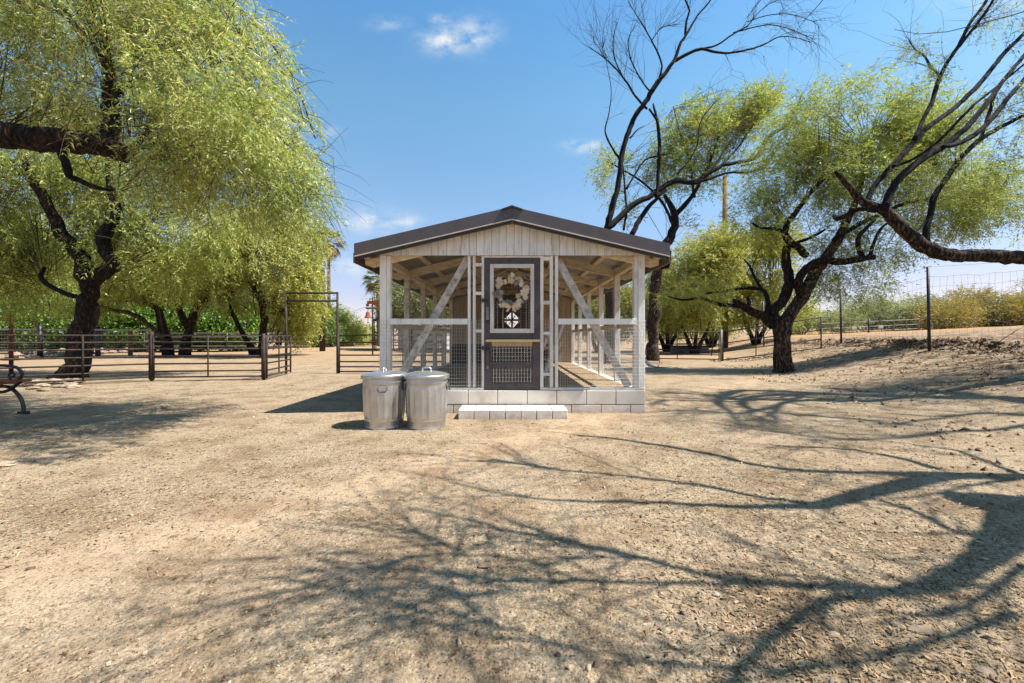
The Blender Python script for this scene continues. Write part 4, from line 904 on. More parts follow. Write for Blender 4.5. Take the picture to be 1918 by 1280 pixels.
shp = [
 ([(2250, 925, 34), (2050, 905, 26), (1918, 893, 20), (1800, 890, 20), (1700, 888, 12), (1560, 884, 9), (1430, 874, 8), (1330, 852, 7), (1220, 832, 6), (1140, 820, 4), (1080, 816, 3)], 4.9, 6.2),
 ([(1900, 893, 16), (1760, 895, 20), (1680, 910, 24), (1600, 930, 24), (1530, 948, 20), (1430, 950, 13), (1330, 946, 10), (1200, 941, 8), (1080, 938, 6), (960, 928, 4), (850, 905, 3)], 4.9, 5.6),
 ([(1530, 945, 12), (1440, 935, 9), (1340, 915, 8), (1240, 900, 6), (1150, 890, 5), (1040, 880, 4), (960, 860, 3)], 5.0, 6.0),
 ([(1760, 880, 10), (1700, 862, 8), (1640, 850, 6), (1560, 840, 4), (1450, 836, 3)], 5.0, 6.2),
 ([(2150, 965, 60), (2000, 955, 55), (1918, 962, 52), (1890, 1000, 50), (1840, 1045, 42), (1780, 1080, 40), (1720, 1105, 38), (1640, 1108, 28), (1560, 1100, 22), (1450, 1094, 18), (1330, 1080, 14), (1220, 1050, 12), (1120, 1025, 9), (1000, 1005, 7), (880, 975, 5), (760, 950, 4)], 4.6, 5.0),
 ([(1700, 1108, 24), (1620, 1118, 22), (1550, 1126, 22), (1500, 1150, 20), (1450, 1190, 20), (1410, 1225, 20), (1380, 1262, 22), (1350, 1300, 20), (1280, 1360, 16)], 4.6, 4.2),
 ([(1420, 1092, 14), (1330, 1094, 12), (1200, 1093, 11), (1080, 1088, 10), (960, 1088, 9), (840, 1075, 8), (720, 1062, 6), (600, 1050, 4)], 4.7, 4.8),
 ([(1080, 1088, 7), (980, 1050, 6), (880, 1040, 6), (780, 1040, 5), (660, 1090, 4), (560, 1100, 3)], 4.7, 4.8),
 ([(1900, 975, 24), (1860, 1000, 18), (1800, 1000, 14), (1720, 960, 9), (1640, 935, 6)], 4.7, 4.9),
 ([(1900, 1150, 22), (1800, 1185, 20), (1700, 1215, 18), (1560, 1250, 14), (1400, 1258, 12), (1260, 1240, 10), (1100, 1220, 8), (960, 1180, 6), (850, 1150, 5)], 4.5, 4.4),
 ([(1918, 1060, 16), (1850, 1110, 14), (1780, 1150, 12), (1700, 1150, 9)], 4.6, 4.4)]
rr = np.random.RandomState(66)
for q in range(15):                                   # finer side branches
    L, h0, h1 = shp[rr.choice([0, 1, 4, 6, 7, 9, 2])]; k = rr.randint(2, len(L)-1); x0, y0, w0 = L[k]
    if x0 < 850 or y0 < 860: continue
    dx = -(110+170*rr.rand())*(1 if rr.rand() < .85 else -1); dy = rr.randn()*36-6
    shp.append(([(x0, y0, min(w0*.55, 9)), (x0+dx*.35, max(835, y0+dy*.6+5*rr.randn()), 5), (x0+dx*.7, max(835, y0+dy*.9), 4), (x0+dx, max(835, y0+dy*1.1+6*rr.randn()), 2.5)], h0+(h1-h0)*k/len(L), h0+(h1-h0)*k/len(L)+.3))
sk = []
for i, (L, h0, h1) in enumerate(shp):
    p, r = lifted(L, h0, h1); p, r = smooth_path(p, r, .1, .04, 300+i); V, Fc = tubev(p, r, 8, .06, seed=i); obj('branch', V, Fc, MAT['bark'], t, smooth=True); sk.append(p)
rr = np.random.RandomState(12); mb = MB(); PS, DS = [], []
for p in sk:
    for _ in range(12):
        k = rr.randint(len(p)//4, len(p)-1); d = p[k+1]-p[k]; d /= np.linalg.norm(d)
        e = d+.55*rr.randn(3)*np.array([1, 1, .4]); e[2] = abs(e[2])*.5; L_ = .4+.8*rr.rand()
        dead_twigs(mb, p[k], e, L_, .008, 1, rr, 0, .25, 2)
        e /= np.linalg.norm(e)
        if rr.rand() < .8:
            c_ = p[k]+e*L_*(.5+.5*rr.rand())
            for _ in range(rr.randint(0, 4)): PS.append(c_+rr.randn(3)*[.22, .18, .15]); DS.append(e+.6*rr.randn(3))
mb.build('twigs', MAT['twig'], t, kind='stuff')
# hanging leaf clusters over the patches of speckled shade
for (px, py, sx_, n) in [(850, 860, .45, 100), (800, 900, .35, 80), (950, 890, .4, 80), (1080, 910, .4, 70), (700, 1080, .2, 80), (620, 1060, .22, 60), (820, 1120, .22, 110), (880, 1180, .22, 130), (930, 1240, .25, 130), (800, 1230, .2, 60), (1000, 1140, .3, 110), (1250, 1265, .25, 110), (1120, 1200, .25, 70), (1800, 1130, .3, 140), (1880, 1050, .35, 200), (1900, 1180, .3, 150), (1750, 1230, .3, 90), (1560, 1270, .25, 80), (1300, 1110, .25, 70), (1700, 1070, .2, 70), (1890, 780, .9, 60), (1780, 800, .8, 60), (1600, 850, .6, 40), (1450, 1150, .2, 30)]:
    g = groundpt(px, py); c_ = g+GS*lifth(g[1])/GS[2]
    for _ in range(int(n/3.6)): PS.append(c_+rr.randn(3)*[sx_, sx_*.4, .2]); DS.append(rr.randn(3)+np.array([0, 0, -.3]))
place_sprays(np.array(PS), np.array(DS), .15, 'feather', 401, 'crown', LEAF['near'], t)

# ---- shrubs beyond the wire fence
for i, (px, py, rx, ry, D, lf, lab) in enumerate([
        (1570, 600, 34, 14, 48, 'olive', 'low grey-green shrub behind the white signs, left end of the far shrubs'), (1618, 584, 42, 26, 50, 'olive', 'grey-green palo verde bush left of the far fence signs'),
        (1665, 590, 42, 26, 50, 'olive', 'rounded olive bush in the middle of the far shrubs'), (1715, 586, 44, 30, 46, 'olive', 'olive bush left of the tall wire-fence post'),
        (1765, 590, 36, 26, 42, 'gold', 'golden bush just right of the tall wire-fence post'), (1812, 574, 44, 32, 44, 'gold', 'taller golden-yellow bush right of the tall wire-fence post'),
        (1862, 586, 46, 28, 44, 'olive', 'olive bush between the golden bushes'), (1908, 580, 42, 32, 42, 'gold', 'golden bush at the right edge beyond the wire fence'),
        (1960, 560, 50, 50, 46, 'olive', 'taller grey bush cut by the right edge'), (1500, 600, 40, 24, 52, 'mesq', 'green bush behind the top end of the slanted pipe panel')]):
    b = P(px, py, D); z0 = hz(b[0], D); pyb = CY+(EYE-z0)*F/D
    t = thing('desert_shrub', (b[0], D, z0), lab, 'shrub', 'shrubs beyond the wire fence')
    for j in range(4):
        dx = (j-1.5)*rx*.35; limb('stem', [(px+dx*.2, pyb+1, 3), (px+dx*.7, pyb-ry*.5, 2.4), (px+dx*1.3, py-ry*.2, 1.6)], D, 'twig', t, 0, 4, .05, .1, 500+i*4+j)
    crown(t, [(px, py, rx, ry, D, 3), (px+rx*.35, py-ry*.35, rx*.5, ry*.6, D, 2, .8), (px-rx*.3, py+ry*.3, rx*.8, ry*.6, D-1, 2, .8), (px, (py+pyb)/2+3, rx*.9, 10, D-1, 2, .8)], 1700, .78, LEAF[lf], 'fine', 180+i, droop=-.2, outw=.6, thr=.42, freq=.6)

# ------------------------------------------------------------------ the coop
Y0, SC = 5.57, F/5.57
def fx(px): return (px-CX)/SC
def fz(py): return EYE-(py-CY)/SC
SP, NB = 1.235, 5                                    # post spacing, bays
YB, YE = Y0+SP*NB, Y0+SP*NB+2.9                      # netted run ends, hen house ends
coop = thing('chicken_coop', (0, Y0, 0), 'white-framed chicken coop with dark brown gable roof and wire netting on a block base', 'coop')
SL = .234
def roofz(x): return 2.60-SL*abs(x)                  # underside of the purlins' top / siding top line
# block base
def blockrow(x0, x1, z0, z1, y0, y1, joints, parent=coop):
    xs = [x0]+sorted(j for j in joints if x0+.02 < j < x1-.02)+[x1]
    for a, b in zip(xs[:-1], xs[1:]):
        box('block', a+.005, b-.005, y0+.003*rng.rand(), y1, z0+.005, z1-.005, MAT['block'], parent, .005)
jt = [fx(1207)-.412*k for k in range(1, 12)]
blockrow(fx(708), fx(1207), .12, .32, Y0-.03, Y0+.16, jt)
blockrow(fx(708), fx(1207), -.1, .12, Y0-.03, Y0+.16, [j+.205 for j in jt])
box('mortar_bed', fx(708)+.008, fx(1207)-.008, Y0-.014, Y0+.15, -.1, .308, mat('mortar', [S(120, 106, 90), S(150, 136, 118)], scale=20), coop)
for sx in (-1, 1):
    x0, x1 = (fx(708), fx(708)+.19) if sx < 0 else (fx(1207)-.19, fx(1207))
    y = Y0+.165
    while y < YE:
        y2 = min(y+.41, YE)
        for z0, z1 in ((-.1, .12), (.12, .32)): box('block', x0, x1, y+.003, y2-.003, z0+.002, z1-.003, MAT['block'], coop, .004)
        y = y2
# front posts (a wide board and a narrow one set back)
for a, b, c in ((710, 722.2, 730), (1207, 1194.8, 1187)):
    box('post', min(fx(a), fx(b)), max(fx(a), fx(b)), Y0, Y0+.09, .322, 2.2, MAT['paint'], coop, .004)
    box('post', min(fx(b), fx(c))+.002, max(fx(b), fx(c))-.002, Y0+.012, Y0+.10, .322, 2.2, MAT['paint'], coop, .004)
for a, b in ((875, 880), (884.5, 889.3), (901, 905.7), (1011, 1017), (1029, 1035), (1039, 1044.5)):
    box('stud', fx(a), fx(b), Y0+.004, Y0+.09, .352, 2.198, MAT['paint'], coop, .003)
for a, b, z0, z1 in ((889.3, 901, 498, 492.5), (889.3, 901, 552, 546.5), (889.3, 901, 623, 617.5), (1017, 1029, 487, 480.5), (1017, 1029, 570, 563.5), (1017, 1029, 627, 621.5), (1017, 1029, 704, 699)):
    box('nogging', fx(a)+.001, fx(b)-.001, Y0+.008, Y0+.085, fz(z0), fz(z1), MAT['paint'], coop, .002)
box('top_plate', fx(905.7), fx(1011), Y0+.008, Y0+.085, fz(482.5), 2.198, MAT['paint'], coop)
for a, b in ((730, 875), (1044.5, 1187)):
    box('rail', fx(a)-(.02 if a == 730 else 0), fx(b)+(.0 if a == 730 else .02), Y0-.02, Y0+.012, fz(608), fz(597.2), MAT['paint'], coop, .003)
for a, b in ((708, 905.5), (1011, 1207)):
    box('sill', fx(a), fx(b), Y0-.01, Y0+.1, .322, .35, MAT['paint'], coop, .003)
beam('brace', (fx(734), Y0+.13, fz(727)), (fx(874), Y0+.13, fz(480)), .105, .04, MAT['brace'], coop, up=(0, 1, 0))
beam('brace', (fx(1181), Y0+.13, fz(727)), (fx(1043), Y0+.13, fz(480)), .105, .04, MAT['brace'], coop, up=(0, 1, 0))
# gable siding: one board after another
bw = .105; x = fx(709)
k = 0
while x < fx(1208)-.01:
    x2 = min(x+bw, fx(1208)); seam = k in (12, 24)
    g = .004 if not seam else .007
    a, b = x+g/2, x2-g/2; zt = lambda q: roofz(q)+.105
    V = []; top = [(a, zt(a)), (b, zt(b))]
    if a < 0 < b: poly = [(a, 2.2), (b, 2.2), (b, zt(b)), (0, zt(0)), (a, zt(a))]
    else: poly = [(a, 2.2), (b, 2.2), (b, zt(b)), (a, zt(a))]
    yo = Y0-.022+.003*rng.rand(); n = len(poly)
    V = [(p, yo, q) for p, q in poly]+[(p, Y0-.004, q) for p, q in poly]
    Fc = [tuple(range(n)), tuple(range(2*n-1, n-1, -1))]+[(i, n+i, n+(i+1) % n, (i+1) % n) for i in range(n)]
    obj('siding_board', V, Fc, MAT['siding'], coop); x = x2; k += 1
V = [(fx(709)+.01, Y0-.0035, 2.203), (fx(1207)-.01, Y0-.0035, 2.203), (fx(1207)-.01, Y0-.0035, roofz(1.85)+.1), (0, Y0-.0035, roofz(0)+.1), (fx(709)+.01, Y0-.0035, roofz(1.86)+.1)]
V += [(a, Y0+.012, c) for a, b, c in V]
obj('gable_backing', V, [(0, 1, 2, 3, 4), (9, 8, 7, 6, 5)]+[(i, 5+i, 5+(i+1) % 5, (i+1) % 5) for i in range(5)], MAT['brown'], coop)
# side walls
ZT = 2.10
for sx in (-1, 1):
    xc = 1.79*sx
    for i in range(1, NB+1):
        y = Y0+SP*i
        box('post', xc-.045, xc+.045, y-.045, y+.045, .322, ZT, MAT['brace'] if sx < 0 else MAT['paint'], coop, .004)
    box('side_plate', xc-.045, xc+.045, Y0+.1, YE, ZT, ZT+.09, MAT['rafter'], coop)
    for i in range(NB):
        box('side_rail', xc-.02, xc+.02, Y0+SP*i+(.11 if i == 0 else .047), Y0+SP*(i+1)-.047, 1.20, 1.28, MAT['rafter'], coop)
# rafters, purlins, roof sheets
XE = 2.10
for i in range(0, 8):
    y = Y0+.06+SP*i
    for sx in (-1, 1):
        top = lambda q: roofz(q)+.03
        h = .13
        V = []
        for yy in (y-.02, y+.02):
            V += [(0.012*sx, yy, top(0)), (XE*.985*sx, yy, top(XE*.985)), (XE*.985*sx, yy, top(XE*.985)-.07), ((XE-.14)*sx, yy, top(XE-.14)-h), (.012*sx, yy, top(0)-h)]
        obj('rafter', V, [(0, 1, 2, 3, 4), (9, 8, 7, 6, 5)]+[(j, (j+1) % 5, 5+(j+1) % 5, 5+j) for j in range(5)], MAT['rafter'], coop)
y0r, y1r = Y0-.17, Y0+SP*7+.3
for sx in (-1, 1):
    for f_ in (.04, .36, .68, .97):
        x = XE*f_*sx; z = roofz(x)+.031
        V, Fc = beamv((x, y0r+.05, z+.02), (x, y1r-.02, z+.02), .085, .038)
        obj('purlin', V, Fc, MAT['rafter'], coop)
beam('ridge_board', (0, Y0+.03, roofz(0)-.04), (0, y1r-.05, roofz(0)-.04), .022, .16, MAT['rafter'], coop)
nsheet = 10; wsh = (y1r-y0r)/nsheet
for sx in (-1, 1):
    for s in range(nsheet):
        nn_ = 26; V, Fc = [], []
        for q, dz in ((0, 0), (1, .004)):
            for i in range(nn_+1):
                y = y0r+wsh*s+(wsh+.02)*i/nn_; c = .009*math.cos(2*math.pi*i/nn_*wsh/.0762)+.003*(s % 2)
                V += [(.0*sx, y, roofz(0)+.088+c+dz), ((XE+.03)*sx, y, roofz(XE+.03)+.088+c+dz)]
        m_ = (nn_+1)*2
        for i in range(nn_):
            a = i*2; Fc += [(a, a+1, a+3, a+2), (m_+a, m_+a+2, m_+a+3, m_+a+1)]
        o = obj('roof_sheet', V, Fc, [MAT['roofu'], MAT['roofm']], coop, smooth=False)
        for j, p in enumerate(o.data.polygons): p.material_index = j % 2
# barge boards (a folded metal trim) with pale drip edge and ridge cap
for sx in (-1, 1):
    def sl(xa, xb, zo0, zo1, ya, yb, nm, m):
        V = []
        for yy in (ya, yb):
            for (q, zz) in ((xa, zo0), (xb, zo0), (xb, zo1), (xa, zo1)): V.append((q*sx, yy, 2.815-SL*q+zz))
        return obj(nm, V, [(0, 1, 2, 3), (7, 6, 5, 4), (0, 4, 5, 1), (1, 5, 6, 2), (2, 6, 7, 3), (3, 7, 4, 0)], m, coop)
    sl(.002, 2.125, -.165, 0, y0r-.045, y0r-.022, 'barge_board', MAT['trim'])
    sl(.002, 2.125, -.177, -.1665, y0r-.050, y0r-.022, 'drip_edge', MAT['white'])
    sl(.002, 2.10, -.215, -.06, y0r-.0205, y0r+.02, 'shadow_gap_strip', MAT['black'])  # black strip painting the shadow gap under the barge board
    # soffit return between barge and siding
    V = []
    for yy in (y0r-.0, Y0-.03):
        for q in (.002, 2.1): V.append((q*sx, yy, roofz(q)+.075))
    V2 = [(a, b, c-.012) for a, b, c in V]
    obj('soffit', V+V2, [(0, 1, 3, 2), (4, 6, 7, 5), (0, 4, 5, 1), (2, 3, 7, 6), (0, 2, 6, 4), (1, 5, 7, 3)], MAT['brown'], coop)
    V, Fc = beamv(((XE+.035)*sx, y0r-.02, roofz(XE)+.02), ((XE+.035)*sx, y1r, roofz(XE)+.02), .02, .13); obj('eave_fascia', V, Fc, MAT['trim'], coop)
V = []
for yy in (y0r-.07, y1r+.03):
    V += [(-.14, yy, 2.823-SL*.14-.012), (0, yy, 2.827), (.14, yy, 2.823-SL*.14-.012), (.14, yy, 2.795-SL*.14), (0, yy, 2.80), (-.14, yy, 2.795-SL*.14)]
V += [(-.12, y0r-.072, 2.77-SL*.14), (.12, y0r-.072, 2.77-SL*.14)]
obj('ridge_cap', V[:12], [(0, 1, 2, 3, 4, 5), (11, 10, 9, 8, 7, 6)]+[(j, 6+j, 6+(j+1) % 6, (j+1) % 6) for j in range(6)], MAT['black'], coop)
# hen house at the back: tan boards, dark doorway, diamond opening in its rear wall
def boardwall(y, x0, x1, z0, zt, m='tan', bw=.15, nm='wall_board', th=.02):
    x = x0
    while x < x1-.005:
        x2 = min(x+bw, x1); a, b = x+.002, x2-.002
        V = [(a, y, z0), (b, y, z0), (b, y, zt(b)), (a, y, zt(a)), (a, y+th, z0), (b, y+th, z0), (b, y+th, zt(b)), (a, y+th, zt(a))]
        obj(nm, V, [(0, 1, 2, 3), (7, 6, 5, 4), (0, 4, 5, 1), (1, 5, 6, 2), (2, 6, 7, 3), (3, 7, 4, 0)], MAT[m], coop); x = x2
rz = lambda q: roofz(q)+.02
XD0, XD1, ZD = -.62, .62, 2.32
boardwall(YB, -1.74, XD0, .86, rz); boardwall(YB, XD1, 1.15, .86, rz); boardwall(YB, 1.15, 1.74, .30, rz); boardwall(YB, XD0, XD1, ZD, rz)
for sx in (-1, 1):                                   # side walls of the hen house
    y = YB+.05
    while y < YE-.01:
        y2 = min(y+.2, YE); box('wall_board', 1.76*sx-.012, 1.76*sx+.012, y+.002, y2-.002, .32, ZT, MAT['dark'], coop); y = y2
DZ, DH = fz(600)*0+EYE+33/F*(YE), .32                # diamond centre height and half diagonal
DZ = EYE+33*YE/F
def diamond(a, b, z0, z1):
    """boards of the rear wall, cut round a diamond opening"""
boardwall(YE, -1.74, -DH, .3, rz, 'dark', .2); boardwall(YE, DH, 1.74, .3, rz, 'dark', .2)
for sx in (-1, 1):
    for sz in (-1, 1):
        zz = .3 if sz < 0 else rz(0)
        V0 = [(0, DZ+sz*DH), (DH*sx, DZ), (DH*sx, zz), (0, zz)]
        V = [(a, YE, c) for a, c in V0]+[(a, YE+.02, c) for a, c in V0]
        obj('wall_panel', V, [(0, 1, 2, 3), (7, 6, 5, 4), (0, 4, 5, 1), (1, 5, 6, 2), (2, 6, 7, 3), (3, 7, 4, 0)], MAT['dark'], coop)
mb = MB()
mb.add(*beamv((0, YE-.03, DZ-DH), (0, YE-.03, DZ+DH), .07, .02)); mb.add(*beamv((-DH, YE-.05, DZ), (DH, YE-.05, DZ), .02, .07)); mb.add(*beamv((-.12, YE-.07, DZ-.16), (.12, YE-.07, DZ+.16), .05, .03)); mb.add(*beamv((-.15, YE-.07, DZ+.1), (.1, YE-.07, DZ-.16), .04, .03))
mb.build('window_bars', MAT['black'], coop)
# floor fill
box('house_floor', -1.73, 1.73, YB+.02, YE-.01, .326, .34, MAT['dark'], coop)  # thin floor sheet, coloured dark to deepen the shade inside
box('sand_floor', -1.72, 1.72, Y0+.165, YE, -.05, .324, MAT['strawm'] if False else mat('coop_sand', [S(120, 98, 72), S(150, 126, 96), S(172, 150, 120)], scale=18, rough=.95, bump=.8, bscale=70), coop)
# wire netting
def sqmesh(p0, ux, uz, w_, h_, dx, dz, r, name, jig=0, seed=0, m='wire'):
    rr = np.random.RandomState(seed); mb = MB(); p0 = np.array(p0, float); ux = np.array(ux, float); uz = np.array(uz, float); nrm = np.cross(ux, uz)
    nx = int(round(w_/dx)); nzz = int(round(h_/dz))
    for i in range(nx+1):
        n = 5; pts = [p0+ux*(i*dx+jig*rr.randn()*dx)+uz*(h_*k/(n-1)) for k in range(n)]
        V, Fc = tubev(pts, r, 3, cap=False); mb.add(V, Fc)
    for j in range(nzz+1):
        n = 8; pts = [p0+ux*(w_*k/(n-1))+uz*(j*dz+jig*rr.randn()*dz)+nrm*r*1.2 for k in range(n)]
        V, Fc = tubev(pts, r, 3, cap=False); mb.add(V, Fc)
    return mb.build(name, MAT[m], coop, kind='stuff')
def hexmesh(p0, ux, uz, w_, h_, s, r, name, parent=coop, m='hexwire', ok=None):
    p0 = np.array(p0, float); ux = np.array(ux, float); uz = np.array(uz, float); nrm = np.cross(ux, uz); a = s/math.sqrt(3); segs = []
    ni = int(w_/s)+1; nj = int(h_/(1.5*a))+1
    for j in range(nj):
        for i in range(ni):
            cx = i*s+(s/2 if j % 2 else 0); cz = j*1.5*a
            q = [(cx, cz+a), (cx+s/2, cz+a/2), (cx+s/2, cz-a/2), (cx, cz-a)]
            for (u0, v0), (u1, v1) in zip(q[:-1], q[1:]):
                if 0 <= u0 <= w_ and 0 <= u1 <= w_ and 0 <= v0 <= h_ and 0 <= v1 <= h_: segs.append((u0, v0, u1, v1))
            u1, v1 = cx-s/2, cz+a/2
            if 0 <= u1 and cz+a <= h_ and v1 >= 0 and cx <= w_: segs.append((cx, cz+a, u1, v1))
    if not segs: return
    sg = np.array(segs); A = p0+sg[:, 0:1]*ux+sg[:, 1:2]*uz; B = p0+sg[:, 2:3]*ux+sg[:, 3:4]*uz
    d = (B-A); d /= np.linalg.norm(d, axis=1)[:, None]; sd = np.cross(d, nrm)
    V = np.stack([A+sd*r+nrm*r, A-sd*r, B-sd*r, B+sd*r+nrm*r], 1).reshape(-1, 3); b = np.arange(len(sg))[:, None]*4
    Fc = b+np.array([[0, 1, 2, 3]])
    return obj(name, V, Fc, MAT[m], parent, kind='stuff')
X_, Zv = (1, 0, 0), (0, 0, 1)
WR = .0017
sqmesh((fx(709), Y0-.016, .335), X_, Zv, fx(901)-fx(709), fz(599)-.335, .034, .05, WR, 'welded_mesh', .04, 1)
sqmesh((fx(1012), Y0-.016, .335), X_, Zv, fx(1208)-fx(1012), fz(599)-.335, .034, .05, WR, 'welded_mesh', .04, 2)
for sx in (-1, 1):
    sqmesh((1.845*sx, Y0+.02, .33), (0, 1, 0), Zv, YB-Y0, .93, .05, .05, .0015, 'welded_mesh', .02, 3)
    hexmesh((1.842*sx, Y0+.1, 1.27), (0, 1, 0), Zv, YB-Y0-.1, .82, .034, .0007, 'poultry_netting')
hexmesh((fx(730), Y0+.105, fz(597)), X_, Zv, fx(875)-fx(730), fz(480)-fz(597), .028, .0007, 'poultry_netting')
hexmesh((fx(1044), Y0+.105, fz(597)), X_, Zv, fx(1187)-fx(1044), fz(480)-fz(597), .028, .0007, 'poultry_netting')
hexmesh((XD0, YB-.01, .3), X_, Zv, XD1-XD0, ZD-.3, .055, .0022, 'doorway_netting', m='wire')
hexmesh((-1.7, YB-.01, .9), X_, Zv, 1.05, 1.0, .055, .0012, 'wall_netting')
hexmesh((.66, YB-.01, .4), X_, Zv, 1.05, 1.5, .055, .0012, 'wall_netting')
# door
door = box('door', fx(906.3), fx(920), Y0+.0, Y0+.04, fz(730), fz(483.5), MAT['brown'], coop)
def dbox(nm, a, b, c, d, y0, y1, m, ch=.002): return box(nm, fx(a), fx(b), Y0+y0, Y0+y1, fz(d), fz(c), MAT[m], door, ch)
dbox('stile', 996.6, 1010.6, 483.5, 730, 0, .04, 'brown')
dbox('top_rail', 920.3, 996.3, 483.5, 497, .001, .04, 'brown'); dbox('middle_rail', 920.3, 996.3, 622, 636, .001, .04, 'brown')
dbox('lower_panel', 920.3, 996.3, 640, 649, .004, .03, 'tan'); dbox('cross_rail', 920.3, 996.3, 678.5, 690, .002, .04, 'brown'); dbox('bottom_rail', 920.3, 996.3, 718, 730, .001, .04, 'brown')
dbox('ledge', 909, 1010, 636.2, 640.6, -.04, .02, 'sillw')
for a, b, c, d in ((917, 924, 495, 624), (992.5, 999.3, 495, 624)): dbox('sash', a, b, c, d, -.018, -.001, 'white')
dbox('sash', 924.2, 992.3, 495, 502.5, -.016, -.001, 'white'); dbox('sash', 924.2, 992.3, 616, 624, -.016, -.001, 'white')
for c, d, sd in ((649, 678.5, 1), (690, 718, 2)):
    rr = np.random.RandomState(sd); mb = MB()
    for i in range(13):
        x = fx(920.5)+(fx(996)-fx(920.5))*(i+.5)/13; mb.add(*tubev([(x, Y0+.012, fz(d)), (x, Y0+.012, fz(c))], .0034, 3, cap=False))
    for j in range(4):
        z = fz(d)+(fz(c)-fz(d))*(j+.5)/4; mb.add(*tubev([(fx(920.5), Y0+.010, z), (fx(996), Y0+.010, z)], .0034, 3, cap=False))
    mb.build('door_mesh', MAT['wire'], door, kind='stuff')
    hexmesh((fx(920.5), Y0+.035, fz(d)), X_, Zv, fx(996)-fx(920.5), fz(c)-fz(d), .026, .0009, 'door_netting', door)
# handles and bolts
for c, d, m in ((575, 600, 'silver'), (655, 686, 'brown')):
    dbox('handle', 909.5, 915, c, d, -.035, -.001, m, .006)
    dbox('handle_tip', 910, 914.5, d-1.0, d+5, -.03, -.001, 'silver' if c > 600 else 'black', .004)
for zc in (563, 652):
    mb = MB(); mb.add(*tubev([(fx(897), Y0-.02, fz(zc)), (fx(915), Y0-.02, fz(zc))], .007, 6)); mb.add(*boxv(fx(902), fx(905), Y0-.03, Y0-.001, fz(zc+4), fz(zc-4))); mb.add(*boxv(fx(908), fx(911), Y0-.03, Y0-.001, fz(zc+3), fz(zc-3))); mb.add(*tubev([(fx(907), Y0-.03, fz(zc)), (fx(907), Y0-.04, fz(zc+7))], .004, 5))
    mb.build('bolt', MAT['black'], door)
# arched iron grille behind the door glass
mb = MB(); cxg, czg = fx(957.5), fz(545)
arc = [(cxg+.245*math.cos(a), Y0+.05, czg+.06+.245*math.sin(a)) for a in np.linspace(0, math.pi, 17)]
arc = [(arc[0][0], Y0+.05, fz(616))]+arc+[(arc[-1][0], Y0+.05, fz(616))]
mb.add(*tubev(arc, .009, 5)); mb.build('grille_arch', MAT['silver'], door)
mb = MB()
for px in (947, 970.5): mb.add(*tubev([(fx(px), Y0+.05, fz(616)), (fx(px), Y0+.05, fz(530))], .007, 5))
mb.add(*tubev([(fx(925), Y0+.055, fz(541)), (fx(991), Y0+.055, fz(541))], .007, 5)); mb.add(*tubev([(fx(925), Y0+.055, fz(579)), (fx(991), Y0+.055, fz(579))], .006, 5))
for s in (-1, 1): mb.add(*tubev([(cxg, Y0+.055, fz(512)), (cxg+.1*s, Y0+.055, fz(505)), (cxg+.25*s, Y0+.055, fz(522))], .008, 5))
mb.add(*tubev([(cxg, Y0+.055, fz(502)), (cxg, Y0+.055, fz(520))], .007, 5)); mb.build('grille_bars', MAT['black'], door)
# roost ladder and perches inside
t = thing('roost_ladder', (.75, Y0+1.7, .27), 'pale leaning plank ladder inside the coop behind the right netting', 'ladder')
beam('rail', (.55, Y0+1.6, .275), (1.05, Y0+2.6, 1.35), .03, .12, MAT['brace'], t); beam('rail', (.35, Y0+1.9, .275), (.85, Y0+2.9, 1.35), .03, .12, MAT['brace'], t)
for k in range(5):
    f = .12+k*.19; beam('rung', (.55+.5*f, Y0+1.6+1.0*f, .31+1.08*f), (.35+.5*f, Y0+1.9+1.0*f, .31+1.08*f), .03, .04, MAT['brace'], t)
for x0 in (-1.25,):
    t = thing('feed_bin', (x0, YB-.5, .27), 'dark slatted feed crate at the back left of the coop run', 'crate')
    for i in range(6): box('slat', x0-.4+.14*i, x0-.4+.14*i+.1, YB-.75, YB-.73, .272, .85, MAT['black'], t)
    box('body', x0-.42, x0+.42, YB-.725, YB-.25, .272, .83, MAT['brown'], t)

# wreath on the door
wc = np.array([fx(956.5), Y0-.035, fz(549)])
wr = thing('wreath', (wc[0], wc[1], wc[2]), 'round wreath of cream and tan dried flowers with a burlap bow on the coop door', 'wreath')
ring = [(wc[0]+.185*math.cos(a), wc[1]+.006, wc[2]+.185*math.sin(a)) for a in np.linspace(0, 2*math.pi, 41)]
V, Fc = tubev(ring, .022, 6, .2, False, 1); obj('ring', V, Fc, MAT['greyp'], wr)
rr = np.random.RandomState(21)
def blossom(c, s, m, nm):
    mb = MB(); n = rr.randint(5, 8)
    for j in range(3):
        for k in range(n):
            a = 2*math.pi*(k+.4*j)/n; rad = s*(1-.27*j); e = .35+.45*j
            dv = np.array([math.cos(a), 0, math.sin(a)]); tip = c+dv*rad*math.cos(e)+np.array([0, -1, 0])*rad*math.sin(e); sd = np.array([-math.sin(a), 0, math.cos(a)])*rad*.38; mid = c+dv*rad*.5+np.array([0, -1, 0])*(rad*.30*math.sin(e)+.008)
            mb.add([c+np.array([0, -.004, 0]), mid+sd, tip, mid-sd], [(0, 1, 2), (0, 2, 3)])
    V, Fc = lathev([(s*.05, -.3*s), (s*.3, -.18*s), (s*.34, 0), (s*.2, .22*s), (s*.04, .3*s)], 6, 0, 0, 0); V = [(c[0]+a, c[1]-.012-abs(z)*.2+b*.5, c[2]+z) for a, b, z in V]; mb.add(V, Fc)
    mb.build(nm, MAT[m], wr)
